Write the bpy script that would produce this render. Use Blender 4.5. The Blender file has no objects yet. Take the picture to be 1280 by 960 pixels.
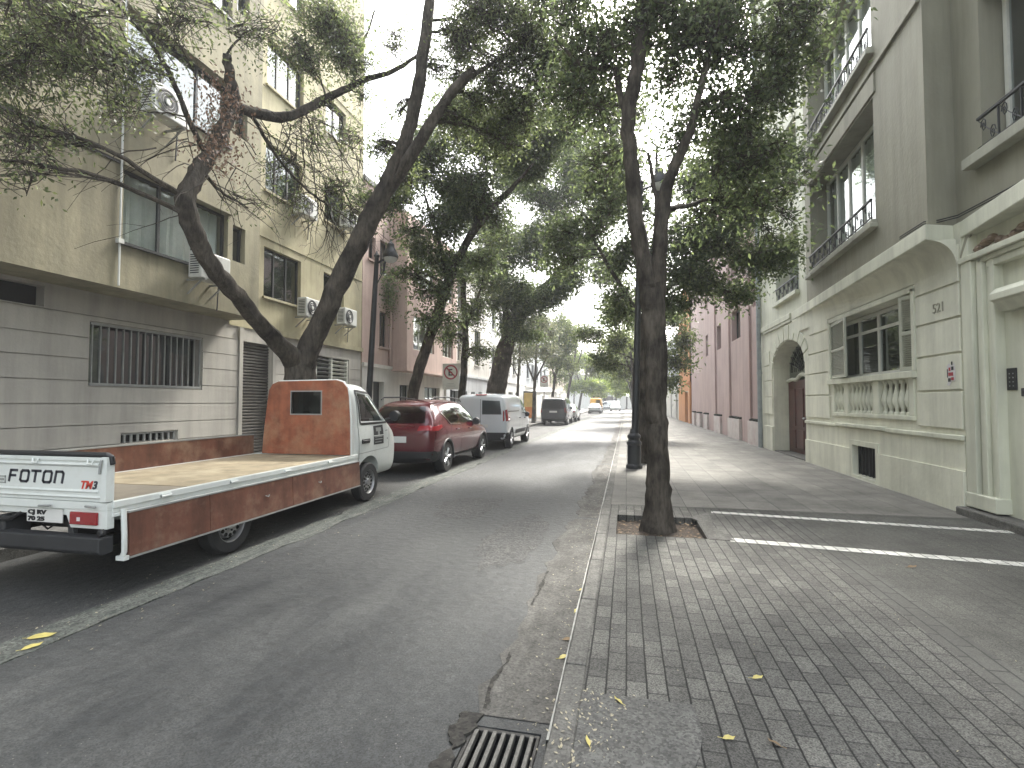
import bpy, bmesh, math, random
import numpy as np
from mathutils import Vector, Matrix
from mathutils.bvhtree import BVHTree
random.seed(7)
RNG = np.random.default_rng(11)
C = bpy.context.scene.collection
PI = math.pi
# ------------------------------------------------------------------ camera
F_PX, CH = 640.0, 1.55
YAW = math.atan(143 / 640.); PIT = math.atan(23 / 640.)
cam_d = bpy.data.cameras.new("camera"); cam = bpy.data.objects.new("camera", cam_d); C.objects.link(cam)
cam.location = (0, 0, CH)
cam.rotation_euler = (PI / 2 + PIT, 0, YAW)
cam_d.sensor_width = 36.0; cam_d.lens = F_PX / 1280 * 36.0
cam_d.clip_start = 0.05; cam_d.clip_end = 2000
bpy.context.scene.camera = cam

def at(px, py, Y):
    """a world point at street distance Y, measured off the photograph's survey"""
    x = (px - 640) / F_PX; y = (480 - py) / F_PX
    cy, sy, cp, sp = math.cos(YAW), math.sin(YAW), math.cos(PIT), math.sin(PIT)
    d = (-sy*cp + x*cy + y*sy*sp, cy*cp + x*sy - y*cy*sp, sp + y*cp)
    t = Y / d[1]
    return (t*d[0], Y, CH + t*d[2])

# ------------------------------------------------------------------ node materials
MATS = {}
def mat(name, col=(.5,.5,.5), rough=.7, metal=0., var=.12, vscale=3., bump=.0, bscale=40., spec=.5, streak=0., stain=None, stain_amt=0., stain_scale=.7, coat=0., coords='pos'):
    if name in MATS: return MATS[name]
    m = bpy.data.materials.new(name); m.use_nodes = True
    nt = m.node_tree; N = nt.nodes; L = nt.links
    b = N['Principled BSDF']
    b.inputs['Roughness'].default_value = rough; b.inputs['Metallic'].default_value = metal
    b.inputs['Specular IOR Level'].default_value = spec
    b.inputs['Coat Weight'].default_value = coat
    b.inputs['Coat Roughness'].default_value = .08
    if coords == 'pos':
        g = N.new('ShaderNodeNewGeometry'); src = g.outputs['Position']
    else:
        g = N.new('ShaderNodeTexCoord'); src = g.outputs['Object']
    c = None
    rgb = N.new('ShaderNodeRGB'); rgb.outputs[0].default_value = (*col, 1); c = rgb.outputs[0]
    if var > 0:
        n = N.new('ShaderNodeTexNoise'); n.inputs['Scale'].default_value = vscale; n.inputs['Detail'].default_value = 7; n.inputs['Roughness'].default_value = .62
        L.new(src, n.inputs['Vector'])
        mr = N.new('ShaderNodeMapRange'); mr.inputs[1].default_value = .3; mr.inputs[2].default_value = .7
        mr.inputs[3].default_value = 1 - var; mr.inputs[4].default_value = 1 + var
        L.new(n.outputs['Fac'], mr.inputs[0])
        mx = N.new('ShaderNodeVectorMath'); mx.operation = 'SCALE'
        L.new(c, mx.inputs[0]); L.new(mr.outputs[0], mx.inputs['Scale']); c = mx.outputs[0]
    if streak > 0:
        mp = N.new('ShaderNodeMapping'); mp.inputs['Scale'].default_value = (2.3, 2.3, .22)
        L.new(src, mp.inputs['Vector'])
        n = N.new('ShaderNodeTexNoise'); n.inputs['Scale'].default_value = 1.6; n.inputs['Detail'].default_value = 6; n.inputs['Roughness'].default_value = .65
        L.new(mp.outputs[0], n.inputs['Vector'])
        mr = N.new('ShaderNodeMapRange'); mr.inputs[1].default_value = .42; mr.inputs[2].default_value = .7
        mr.inputs[3].default_value = 1; mr.inputs[4].default_value = 1 - streak
        L.new(n.outputs['Fac'], mr.inputs[0])
        mx = N.new('ShaderNodeVectorMath'); mx.operation = 'SCALE'
        L.new(c, mx.inputs[0]); L.new(mr.outputs[0], mx.inputs['Scale']); c = mx.outputs[0]
    if stain:
        n = N.new('ShaderNodeTexNoise'); n.inputs['Scale'].default_value = stain_scale; n.inputs['Detail'].default_value = 8; n.inputs['Roughness'].default_value = .7
        L.new(src, n.inputs['Vector'])
        mr = N.new('ShaderNodeMapRange'); mr.inputs[1].default_value = .48; mr.inputs[2].default_value = .66
        mr.inputs[3].default_value = 0; mr.inputs[4].default_value = stain_amt
        L.new(n.outputs['Fac'], mr.inputs[0])
        mx = N.new('ShaderNodeMix'); mx.data_type = 'RGBA'
        L.new(mr.outputs[0], mx.inputs['Factor']); L.new(c, mx.inputs['A']); mx.inputs['B'].default_value = (*stain, 1)
        c = mx.outputs['Result']
    L.new(c, b.inputs['Base Color'])
    if bump > 0:
        n = N.new('ShaderNodeTexNoise'); n.inputs['Scale'].default_value = bscale; n.inputs['Detail'].default_value = 5
        L.new(src, n.inputs['Vector'])
        bp = N.new('ShaderNodeBump'); bp.inputs['Strength'].default_value = bump; bp.inputs['Distance'].default_value = .02
        L.new(n.outputs['Fac'], bp.inputs['Height']); L.new(bp.outputs[0], b.inputs['Normal'])
    MATS[name] = m
    return m

def glass_mat(name, tint=(.5,.55,.55), gloss=.12, rough=.03):
    """thin pane: transparent sheet with a fresnel reflection"""
    m = bpy.data.materials.new(name); m.use_nodes = True
    nt = m.node_tree; N = nt.nodes; L = nt.links
    for n in list(N):
        if n.type != 'OUTPUT_MATERIAL': N.remove(n)
    out = [n for n in N if n.type == 'OUTPUT_MATERIAL'][0]
    tr = N.new('ShaderNodeBsdfTransparent'); tr.inputs[0].default_value = (*tint, 1)
    gl = N.new('ShaderNodeBsdfGlossy'); gl.inputs['Roughness'].default_value = rough; gl.inputs['Color'].default_value = (.9,.95,.95,1)
    lw0 = N.new('ShaderNodeLayerWeight'); lw0.inputs['Blend'].default_value = .5; lw = N.new('ShaderNodeMath'); lw.operation = 'POWER'; lw.inputs[1].default_value = 3.5; L.new(lw0.outputs['Facing'], lw.inputs[0])
    ad = N.new('ShaderNodeMath'); ad.operation = 'ADD'; ad.inputs[1].default_value = gloss + .04; ad.use_clamp = True
    L.new(lw.outputs[0], ad.inputs[0])
    ns = N.new('ShaderNodeTexNoise'); ns.inputs['Scale'].default_value = 1.3
    g = N.new('ShaderNodeNewGeometry'); L.new(g.outputs['Position'], ns.inputs['Vector'])
    bp = N.new('ShaderNodeBump'); bp.inputs['Strength'].default_value = .08; bp.inputs['Distance'].default_value = .05
    L.new(ns.outputs['Fac'], bp.inputs['Height']); L.new(bp.outputs[0], gl.inputs['Normal'])
    mx = N.new('ShaderNodeMixShader')
    L.new(ad.outputs[0], mx.inputs[0]); L.new(tr.outputs[0], mx.inputs[1]); L.new(gl.outputs[0], mx.inputs[2])
    L.new(mx.outputs[0], out.inputs['Surface'])
    MATS[name] = m
    return m

def leaf_mat(name, c1, c2, c3, trans=.35):
    m = bpy.data.materials.new(name); m.use_nodes = True
    nt = m.node_tree; N = nt.nodes; L = nt.links
    b = N['Principled BSDF']; out = [n for n in N if n.type == 'OUTPUT_MATERIAL'][0]
    a = N.new('ShaderNodeAttribute'); a.attribute_name = 'rnd'
    r = N.new('ShaderNodeValToRGB'); r.color_ramp.elements[0].color = (*c1, 1); r.color_ramp.elements[1].color = (*c3, 1)
    e = r.color_ramp.elements.new(.55); e.color = (*c2, 1)
    L.new(a.outputs['Fac'], r.inputs[0]); L.new(r.outputs[0], b.inputs['Base Color'])
    b.inputs['Roughness'].default_value = .42; b.inputs['Specular IOR Level'].default_value = .5
    t = N.new('ShaderNodeBsdfTranslucent')
    hs = N.new('ShaderNodeHueSaturation'); hs.inputs['Value'].default_value = 2.0; hs.inputs['Hue'].default_value = .485
    L.new(r.outputs[0], hs.inputs['Color']); L.new(hs.outputs[0], t.inputs[0])
    mx = N.new('ShaderNodeMixShader'); mx.inputs[0].default_value = trans
    L.new(b.outputs[0], mx.inputs[1]); L.new(t.outputs[0], mx.inputs[2]); L.new(mx.outputs[0], out.inputs['Surface'])
    MATS[name] = m
    return m

# ------------------------------------------------------------------ mesh builder
ORIG = {}
class MB:
    def __init__(s, warp=None): s.v = []; s.f = []; s.m = []; s.warp = warp
    def add(s, vs, fs, m=0):
        o = len(s.v); s.v += [tuple(v) for v in vs]; s.f += [tuple(i + o for i in f) for f in fs]; s.m += [m] * len(fs); return s
    def quad(s, a, b, c, d, m=0): return s.add([a, b, c, d], [(0, 1, 2, 3)], m)
    def box(s, x0, x1, y0, y1, z0, z1, m=0):
        x0, x1 = min(x0, x1), max(x0, x1); y0, y1 = min(y0, y1), max(y0, y1); z0, z1 = min(z0, z1), max(z0, z1)
        vs = [(x0,y0,z0),(x1,y0,z0),(x1,y1,z0),(x0,y1,z0),(x0,y0,z1),(x1,y0,z1),(x1,y1,z1),(x0,y1,z1)]
        return s.add(vs, [(0,3,2,1),(4,5,6,7),(0,1,5,4),(1,2,6,5),(2,3,7,6),(3,0,4,7)], m)
    def prism(s, poly, axis, a0, a1, m=0):
        """extrude a 2-D outline; axis x: (y,z) outline, y: (x,z), z: (x,y)"""
        def P(p, a):
            return (a, p[0], p[1]) if axis == 'x' else (p[0], a, p[1]) if axis == 'y' else (p[0], p[1], a)
        n = len(poly); vs = [P(p, a0) for p in poly] + [P(p, a1) for p in poly]
        fs = [tuple(range(n)), tuple(range(2*n-1, n-1, -1))] + [(i, i+n, (i+1) % n + n, (i+1) % n) for i in range(n)]
        return s.add(vs, fs, m)
    def tube(s, pts, rad, n=8, m=0, cap=True):
        pts = [Vector(p) for p in pts]
        if not hasattr(rad, '__len__'): rad = [rad] * len(pts)
        rings = []; up = None
        for i, p in enumerate(pts):
            d = (pts[min(i+1, len(pts)-1)] - pts[max(i-1, 0)])
            if d.length < 1e-9: d = Vector((0,0,1))
            d.normalize()
            if up is None:
                a = Vector((1,0,0)) if abs(d.x) < .8 else Vector((0,1,0))
                up = d.cross(a).normalized()
            else:
                up = (up - d * up.dot(d))
                up = up.normalized() if up.length > 1e-6 else d.orthogonal().normalized()
            w = d.cross(up)
            rings.append([p + (up * math.cos(2*PI*k/n) + w * math.sin(2*PI*k/n)) * rad[i] for k in range(n)])
        vs = [v for r in rings for v in r]; fs = []
        for i in range(len(rings)-1):
            for k in range(n):
                fs.append((i*n+k, i*n+(k+1) % n, (i+1)*n+(k+1) % n, (i+1)*n+k))
        if cap: fs += [tuple(range(n-1, -1, -1)), tuple(range((len(rings)-1)*n, len(rings)*n))]
        return s.add(vs, fs, m)
    def lathe(s, prof, c=(0,0,0), n=20, axis='z', m=0, cap0=True):
        """profile of (radius, height) turned round an axis through c"""
        vs = []
        for r, h in prof:
            for k in range(n):
                a = 2*PI*k/n; p, q = r*math.cos(a), r*math.sin(a)
                vs.append((c[0]+p, c[1]+q, c[2]+h) if axis == 'z' else (c[0]+h, c[1]+p, c[2]+q) if axis == 'x' else (c[0]+q, c[1]+h, c[2]+p))
        fs = []
        for i in range(len(prof)-1):
            for k in range(n): fs.append((i*n+k, i*n+(k+1) % n, (i+1)*n+(k+1) % n, (i+1)*n+k))
        if prof[0] != prof[-1]: fs += ([tuple(range(n-1, -1, -1))] if cap0 else []) + [tuple(range((len(prof)-1)*n, len(prof)*n))]
        return s.add(vs, fs, m)
    def wall(s, ax, c, back, u0, u1, z0, z1, holes=(), m=0, sides=True):
        """wall in the plane ax=c with real openings; reveals run from c to back"""
        us = sorted({u0, u1, *[min(max(h[i], u0), u1) for h in holes for i in (0, 1)]})
        zs = sorted({z0, z1, *[min(max(h[i], z0), z1) for h in holes for i in (2, 3)]})
        def solid(i, j):
            if i < 0 or j < 0 or i >= len(us)-1 or j >= len(zs)-1: return False
            cu, cz = (us[i]+us[i+1])/2, (zs[j]+zs[j+1])/2
            return not any(h[0] < cu < h[1] and h[2] < cz < h[3] for h in holes)
        def P(d, u, z): return (d, u, z) if ax == 'x' else (u, d, z) if ax == 'y' else (u, z, d)
        for i in range(len(us)-1):
            for j in range(len(zs)-1):
                if not solid(i, j): continue
                a, b, p, q = us[i], us[i+1], zs[j], zs[j+1]
                s.quad(P(c,a,p), P(c,b,p), P(c,b,q), P(c,a,q), m)
                for (di, dj, e) in ((-1,0,(a,p,a,q)), (1,0,(b,p,b,q)), (0,-1,(a,p,b,p)), (0,1,(a,q,b,q))):
                    if solid(i+di, j+dj): continue
                    edge = (i+di < 0 or j+dj < 0 or i+di >= len(us)-1 or j+dj >= len(zs)-1)
                    if edge and not sides: continue
                    s.quad(P(c,e[0],e[1]), P(c,e[2],e[3]), P(back,e[2],e[3]), P(back,e[0],e[1]), m)
        return s
    def build(s, name, mats, parent=None, smooth=False, bevel=0., seg=2, local=False, fix=True):
        me = bpy.data.meshes.new(name)
        vs = s.v if s.warp is None else [s.warp(p) for p in s.v]
        if parent is not None: org = (0,0,0) if local else ORIG.get(parent.name, (0,0,0))
        elif local: org = (0,0,0)
        else:
            a = np.array(vs); org = (float((a[:,0].min()+a[:,0].max())/2), float((a[:,1].min()+a[:,1].max())/2), float(a[:,2].min()))
        me.from_pydata([(p[0]-org[0], p[1]-org[1], p[2]-org[2]) for p in vs], [], s.f)
        if not isinstance(mats, (list, tuple)): mats = [mats]
        for mm in mats: me.materials.append(mm)
        me.polygons.foreach_set('material_index', s.m)
        if fix:
            bm = bmesh.new(); bm.from_mesh(me)
            bmesh.ops.remove_doubles(bm, verts=bm.verts, dist=1e-5)
            bmesh.ops.recalc_face_normals(bm, faces=bm.faces); bm.to_mesh(me); bm.free()
        if smooth:
            me.polygons.foreach_set('use_smooth', [True]*len(me.polygons)); me.set_sharp_from_angle(angle=math.radians(38))
        o = bpy.data.objects.new(name, me); C.objects.link(o)
        if parent is not None:
            o.parent = parent; ORIG[o.name] = ORIG.get(parent.name, (0,0,0)) if not local else (0,0,0)
        else:
            o.location = org; ORIG[o.name] = org
        if bevel > 0:
            b = o.modifiers.new('bevel', 'BEVEL'); b.width = bevel; b.segments = seg; b.limit_method = 'ANGLE'; b.angle_limit = math.radians(40)
        return o

def tag(o, label=None, cat=None, group=None, kind=None):
    if label: o['label'] = label
    if cat: o['category'] = cat
    if group: o['group'] = group
    if kind: o['kind'] = kind
    return o
def thing(name, label, cat, loc=(0,0,0), rz=0, group=None, local=False):
    o = bpy.data.objects.new(name, None); C.objects.link(o); o.location = loc; o.rotation_euler = (0,0,rz); o.empty_display_size = .2
    ORIG[o.name] = (0,0,0) if local else tuple(loc)
    return tag(o, label, cat, group)
def node(name, parent, local=False):
    o = bpy.data.objects.new(name, None); C.objects.link(o); o.parent = parent; o.empty_display_size = .1
    ORIG[o.name] = (0,0,0) if local else ORIG[parent.name]
    return o
def kids(o): return [c for c in C.objects if c.parent == o]
def copy_tree(o, parent=None):
    c = o.copy(); C.objects.link(c); c.parent = parent
    for ch in kids(o): copy_tree(ch, c)
    return c
def bake(o):
    dg = bpy.context.evaluated_depsgraph_get(); me = bpy.data.meshes.new_from_object(o.evaluated_get(dg))
    o.modifiers.clear(); o.data = me; return o
def cut(o, cutters):
    """boolean difference, applied"""
    tmp = []
    for mb in cutters:
        c = mb.build('cutter', MATS['black'], local=True); tmp.append(c)
        b = o.modifiers.new('cut', 'BOOLEAN'); b.operation = 'DIFFERENCE'; b.solver = 'EXACT'; b.object = c
    bpy.context.view_layer.update(); bake(o)
    for c in tmp: bpy.data.objects.remove(c)
    return o
def text_mb(txt, size, ext=.002, shear=0., bold=0.):
    """flat lettering as mesh data in its own x/y plane"""
    cu = bpy.data.curves.new('txt', 'FONT'); cu.body = txt; cu.size = size; cu.extrude = ext; cu.shear = shear; cu.offset = bold; cu.resolution_u = 3
    o = bpy.data.objects.new('txt', cu); C.objects.link(o); bpy.context.view_layer.update()
    me = bpy.data.meshes.new_from_object(o.evaluated_get(bpy.context.evaluated_depsgraph_get()))
    vs = [tuple(v.co) for v in me.vertices]; fs = [tuple(p.vertices) for p in me.polygons]
    bpy.data.objects.remove(o)
    return vs, fs

# ------------------------------------------------------------------ shared materials
mat('black', (.012,.012,.013), .55, var=0)
mat('void', (.01,.01,.01), .9, var=0)
mat('interior', (.03,.03,.03), .9, var=.3, vscale=1.2)
mat('tyre', (.022,.022,.023), .8, var=.15, vscale=9, coords='obj')
mat('steel_rim', (.33,.33,.33), .45, metal=.6, var=.15, vscale=20, coords='obj')
mat('alloy', (.55,.56,.57), .3, metal=.8, var=.05, coords='obj')
mat('white_paint', (.66,.69,.66), .32, var=.05, vscale=2.5, coat=.4, coords='obj', stain=(.42,.42,.37), stain_amt=.3, stain_scale=5)
mat('bedboard', (.150,.062,.040), .55, var=.3, vscale=5, streak=.4, stain=(.33,.24,.17), stain_amt=.45, stain_scale=2.6, bump=.12, bscale=30, coords='obj')
mat('headboard', (.27,.088,.044), .55, var=.3, vscale=5, streak=.35, stain=(.36,.22,.13), stain_amt=.55, stain_scale=2.2, bump=.15, bscale=30, coords='obj')
mat('grey_metal', (.30,.31,.30), .5, metal=.3, var=.15, vscale=8, coords='obj')
mat('plastic_dark', (.026,.027,.029), .6, var=.1, coords='obj')
mat('lamp_red', (.24,.008,.014), .18, var=.1, vscale=30, coat=.6, coords='obj')
mat('lamp_clear', (.6,.55,.55), .15, var=.1, coords='obj')
mat('lamp_orange', (.6,.2,.03), .2, var=.1, coords='obj')
glass_mat('glass', (.42,.46,.45), .10)
glass_mat('car_glass', (.30,.32,.32), -.02)
glass_mat('clear_glass', (.8,.83,.82), .06)
mat('dark_frame', (.025,.027,.028), .45, var=.1)
mat('white_frame', (.60,.61,.55), .5, var=.1, stain=(.4,.4,.34), stain_amt=.3)
mat('iron', (.02,.021,.022), .5, metal=.3, var=.15)
mat('post_black', (.018,.02,.023), .42, var=.15, vscale=6)
mat('curtain', (.58,.62,.58), .9, var=.08, vscale=6)
mat('curtain_dark', (.14,.15,.14), .9, var=.2, vscale=2)
mat('ac_white', (.55,.56,.53), .5, var=.08, coords='obj', streak=.2)

# ------------------------------------------------------------------ ground materials
def asphalt_mat(name, base, patch, scale=.25, rough=.72, speck=.5, grain_s=140., crack=.16):
    m = bpy.data.materials.new(name); m.use_nodes = True
    nt = m.node_tree; N = nt.nodes; L = nt.links; b = N['Principled BSDF']
    g = N.new('ShaderNodeNewGeometry'); src = g.outputs['Position']
    mp = N.new('ShaderNodeMapping'); mp.inputs['Scale'].default_value = (1.6, .45, 1); L.new(src, mp.inputs['Vector'])
    n1 = N.new('ShaderNodeTexNoise'); n1.inputs['Scale'].default_value = scale*3; n1.inputs['Detail'].default_value = 9; n1.inputs['Roughness'].default_value = .68; L.new(mp.outputs[0], n1.inputs['Vector'])
    r1 = N.new('ShaderNodeMapRange'); r1.inputs[1].default_value = .35; r1.inputs[2].default_value = .68; L.new(n1.outputs['Fac'], r1.inputs[0])
    mx = N.new('ShaderNodeMix'); mx.data_type = 'RGBA'; mx.inputs['A'].default_value = (*base, 1); mx.inputs['B'].default_value = (*patch, 1); L.new(r1.outputs[0], mx.inputs['Factor'])
    c = mx.outputs['Result']
    # grain of the aggregate
    vo = N.new('ShaderNodeTexVoronoi'); vo.inputs['Scale'].default_value = grain_s; L.new(src, vo.inputs['Vector'])
    rv = N.new('ShaderNodeSeparateColor'); L.new(vo.outputs['Color'], rv.inputs[0])
    rg = N.new('ShaderNodeMapRange'); rg.inputs[1].default_value = 0; rg.inputs[2].default_value = 1; rg.inputs[3].default_value = 1-speck*.6; rg.inputs[4].default_value = 1+speck*.6; L.new(rv.outputs[0], rg.inputs[0])
    s1 = N.new('ShaderNodeVectorMath'); s1.operation = 'SCALE'; L.new(c, s1.inputs[0]); L.new(rg.outputs[0], s1.inputs['Scale']); c = s1.outputs[0]
    n4 = N.new('ShaderNodeTexNoise'); n4.inputs['Scale'].default_value = 11; n4.inputs['Detail'].default_value = 6; L.new(src, n4.inputs['Vector'])
    r4 = N.new('ShaderNodeMapRange'); r4.inputs[1].default_value = .35; r4.inputs[2].default_value = .65; r4.inputs[3].default_value = .88; r4.inputs[4].default_value = 1.12; L.new(n4.outputs['Fac'], r4.inputs[0])
    s4 = N.new('ShaderNodeVectorMath'); s4.operation = 'SCALE'; L.new(c, s4.inputs[0]); L.new(r4.outputs[0], s4.inputs['Scale']); c = s4.outputs[0]
    # pale grit
    vg = N.new('ShaderNodeTexVoronoi'); vg.inputs['Scale'].default_value = 26; vg.inputs['Randomness'].default_value = 1; L.new(src, vg.inputs['Vector'])
    gm = N.new('ShaderNodeTexNoise'); gm.inputs['Scale'].default_value = 1.1; gm.inputs['Detail'].default_value = 3; L.new(src, gm.inputs['Vector'])
    th = N.new('ShaderNodeMapRange'); th.inputs[1].default_value = .45; th.inputs[2].default_value = .7; th.inputs[3].default_value = 0.02; th.inputs[4].default_value = .13; L.new(gm.outputs['Fac'], th.inputs[0])
    lt = N.new('ShaderNodeMath'); lt.operation = 'LESS_THAN'; L.new(vg.outputs['Distance'], lt.inputs[0]); L.new(th.outputs[0], lt.inputs[1])
    mg = N.new('ShaderNodeMix'); mg.data_type = 'RGBA'; L.new(lt.outputs[0], mg.inputs['Factor']); L.new(c, mg.inputs['A']); mg.inputs['B'].default_value = (.17,.165,.15,1); c = mg.outputs['Result']
    # cracks
    if crack > 0:
        vn = N.new('ShaderNodeTexNoise'); vn.inputs['Scale'].default_value = 2.2; vn.inputs['Detail'].default_value = 5; L.new(src, vn.inputs['Vector'])
        va = N.new('ShaderNodeVectorMath'); va.operation = 'MULTIPLY_ADD'; va.inputs[1].default_value = (.6,.6,.6); L.new(vn.outputs['Color'], va.inputs[0]); L.new(src, va.inputs[2])
        vc = N.new('ShaderNodeTexVoronoi'); vc.feature = 'DISTANCE_TO_EDGE'; vc.inputs['Scale'].default_value = .55; L.new(va.outputs[0], vc.inputs['Vector'])
        rc = N.new('ShaderNodeMapRange'); rc.inputs[1].default_value = 0; rc.inputs[2].default_value = .008; rc.inputs[3].default_value = 1-crack; rc.inputs[4].default_value = 1; L.new(vc.outputs['Distance'], rc.inputs[0])
        s2 = N.new('ShaderNodeVectorMath'); s2.operation = 'SCALE'; L.new(c, s2.inputs[0]); L.new(rc.outputs[0], s2.inputs['Scale']); c = s2.outputs[0]
    L.new(c, b.inputs['Base Color'])
    rr = N.new('ShaderNodeMapRange'); rr.inputs[3].default_value = rough-.1; rr.inputs[4].default_value = rough+.12; L.new(r1.outputs[0], rr.inputs[0]); L.new(rr.outputs[0], b.inputs['Roughness'])
    b.inputs['Specular IOR Level'].default_value = .45
    bp = N.new('ShaderNodeBump'); bp.inputs['Strength'].default_value = .5; bp.inputs['Distance'].default_value = .006; L.new(rv.outputs[0], bp.inputs['Height'])
    bp2 = N.new('ShaderNodeBump'); bp2.inputs['Strength'].default_value = .35; bp2.inputs['Distance'].default_value = .04; L.new(n4.outputs['Fac'], bp2.inputs['Height']); L.new(bp.outputs[0], bp2.inputs['Normal'])
    L.new(bp2.outputs[0], b.inputs['Normal'])
    MATS[name] = m; return m

def paver_mat(name, c1, c2, mortar, bw=.2, rh=.105, ms=.006, rot=True, rough=.8, offset=.5, fade=0., worn=.35, warp=.006, grain=.35, squash=1.0, lines=False):
    m = bpy.data.materials.new(name); m.use_nodes = True
    nt = m.node_tree; N = nt.nodes; L = nt.links; b = N['Principled BSDF']
    g = N.new('ShaderNodeNewGeometry'); src = g.outputs['Position']
    wn = N.new('ShaderNodeTexNoise'); wn.inputs['Scale'].default_value = .9; wn.inputs['Detail'].default_value = 2; L.new(src, wn.inputs['Vector'])
    wa = N.new('ShaderNodeVectorMath'); wa.operation = 'MULTIPLY_ADD'; wa.inputs[1].default_value = (warp*4, warp*4, 0); L.new(wn.outputs['Color'], wa.inputs[0]); L.new(src, wa.inputs[2])
    wf = N.new('ShaderNodeTexNoise'); wf.inputs['Scale'].default_value = 14; wf.inputs['Detail'].default_value = 3; L.new(src, wf.inputs['Vector'])
    wb = N.new('ShaderNodeVectorMath'); wb.operation = 'MULTIPLY_ADD'; wb.inputs[1].default_value = (.008, .008, 0); L.new(wf.outputs['Color'], wb.inputs[0]); L.new(wa.outputs[0], wb.inputs[2])
    mp = N.new('ShaderNodeMapping'); mp.inputs['Rotation'].default_value = (0, 0, PI/2 if rot else 0); L.new(wb.outputs[0], mp.inputs['Vector'])
    br = N.new('ShaderNodeTexBrick'); br.offset = offset; br.squash = squash
    br.inputs['Scale'].default_value = 1; br.inputs['Brick Width'].default_value = bw; br.inputs['Row Height'].default_value = rh
    br.inputs['Mortar Size'].default_value = ms; br.inputs['Mortar Smooth'].default_value = .35; br.inputs['Bias'].default_value = 0
    br.inputs['Color1'].default_value = (*c1, 1); br.inputs['Color2'].default_value = (*c2, 1); br.inputs['Mortar'].default_value = (*mortar, 1)
    L.new(mp.outputs[0], br.inputs['Vector'])
    # joints that are filled and trodden flush in places
    fn = N.new('ShaderNodeTexNoise'); fn.inputs['Scale'].default_value = .8; fn.inputs['Detail'].default_value = 6; L.new(src, fn.inputs['Vector'])
    fr = N.new('ShaderNodeMapRange'); fr.inputs[1].default_value = .42; fr.inputs[2].default_value = .66; fr.inputs[3].default_value = fade; fr.inputs[4].default_value = min(1, fade+worn); L.new(fn.outputs['Fac'], fr.inputs[0])
    mx = N.new('ShaderNodeMix'); mx.data_type = 'RGBA'; L.new(fr.outputs[0], mx.inputs['Factor']); L.new(br.outputs['Color'], mx.inputs['A'])
    avg = tuple((a+d)/2 for a, d in zip(c1, c2)); mx.inputs['B'].default_value = (*avg, 1)
    c = mx.outputs['Result']
    n4 = N.new('ShaderNodeTexNoise'); n4.inputs['Scale'].default_value = 1.4; n4.inputs['Detail'].default_value = 9; n4.inputs['Roughness'].default_value = .7; L.new(src, n4.inputs['Vector'])
    r4 = N.new('ShaderNodeMapRange'); r4.inputs[1].default_value = .3; r4.inputs[2].default_value = .7; r4.inputs[3].default_value = .64; r4.inputs[4].default_value = 1.34; L.new(n4.outputs['Fac'], r4.inputs[0])
    s4 = N.new('ShaderNodeVectorMath'); s4.operation = 'SCALE'; L.new(c, s4.inputs[0]); L.new(r4.outputs[0], s4.inputs['Scale']); c = s4.outputs[0]
    vo = N.new('ShaderNodeTexVoronoi'); vo.inputs['Scale'].default_value = 170; L.new(src, vo.inputs['Vector'])
    rv = N.new('ShaderNodeSeparateColor'); L.new(vo.outputs['Color'], rv.inputs[0])
    rg = N.new('ShaderNodeMapRange'); rg.inputs[3].default_value = 1-grain; rg.inputs[4].default_value = 1+grain; L.new(rv.outputs[0], rg.inputs[0])
    s1 = N.new('ShaderNodeVectorMath'); s1.operation = 'SCALE'; L.new(c, s1.inputs[0]); L.new(rg.outputs[0], s1.inputs['Scale']); c = s1.outputs[0]
    if lines:      # the continuous joints along the rows are open and dirty
        sx = N.new('ShaderNodeSeparateXYZ'); L.new(mp.outputs[0], sx.inputs[0])
        dv = N.new('ShaderNodeMath'); dv.operation = 'DIVIDE'; dv.inputs[1].default_value = rh; L.new(sx.outputs['Y'], dv.inputs[0])
        fr_ = N.new('ShaderNodeMath'); fr_.operation = 'FRACT'; L.new(dv.outputs[0], fr_.inputs[0])
        sb = N.new('ShaderNodeMath'); sb.operation = 'SUBTRACT'; sb.inputs[1].default_value = .5; L.new(fr_.outputs[0], sb.inputs[0])
        ab = N.new('ShaderNodeMath'); ab.operation = 'ABSOLUTE'; L.new(sb.outputs[0], ab.inputs[0])
        ml = N.new('ShaderNodeMapRange'); ml.inputs[1].default_value = .5-.9*ms/rh; ml.inputs[2].default_value = .5-.3*ms/rh; ml.inputs[3].default_value = 1; ml.inputs[4].default_value = .38; L.new(ab.outputs[0], ml.inputs[0])
        s5 = N.new('ShaderNodeVectorMath'); s5.operation = 'SCALE'; L.new(c, s5.inputs[0]); L.new(ml.outputs[0], s5.inputs['Scale']); c = s5.outputs[0]
    L.new(c, b.inputs['Base Color']); b.inputs['Roughness'].default_value = rough; b.inputs['Specular IOR Level'].default_value = .35
    inv = N.new('ShaderNodeMath'); inv.operation = 'SUBTRACT'; inv.inputs[0].default_value = 1; L.new(br.outputs['Fac'], inv.inputs[1])
    bp = N.new('ShaderNodeBump'); bp.inputs['Strength'].default_value = .6*(1-fade); bp.inputs['Distance'].default_value = .012; L.new(inv.outputs[0], bp.inputs['Height'])
    bp2 = N.new('ShaderNodeBump'); bp2.inputs['Strength'].default_value = .35; bp2.inputs['Distance'].default_value = .006; L.new(rv.outputs[0], bp2.inputs['Height']); L.new(bp.outputs[0], bp2.inputs['Normal'])
    L.new(bp2.outputs[0], b.inputs['Normal'])
    MATS[name] = m; return m

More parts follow.
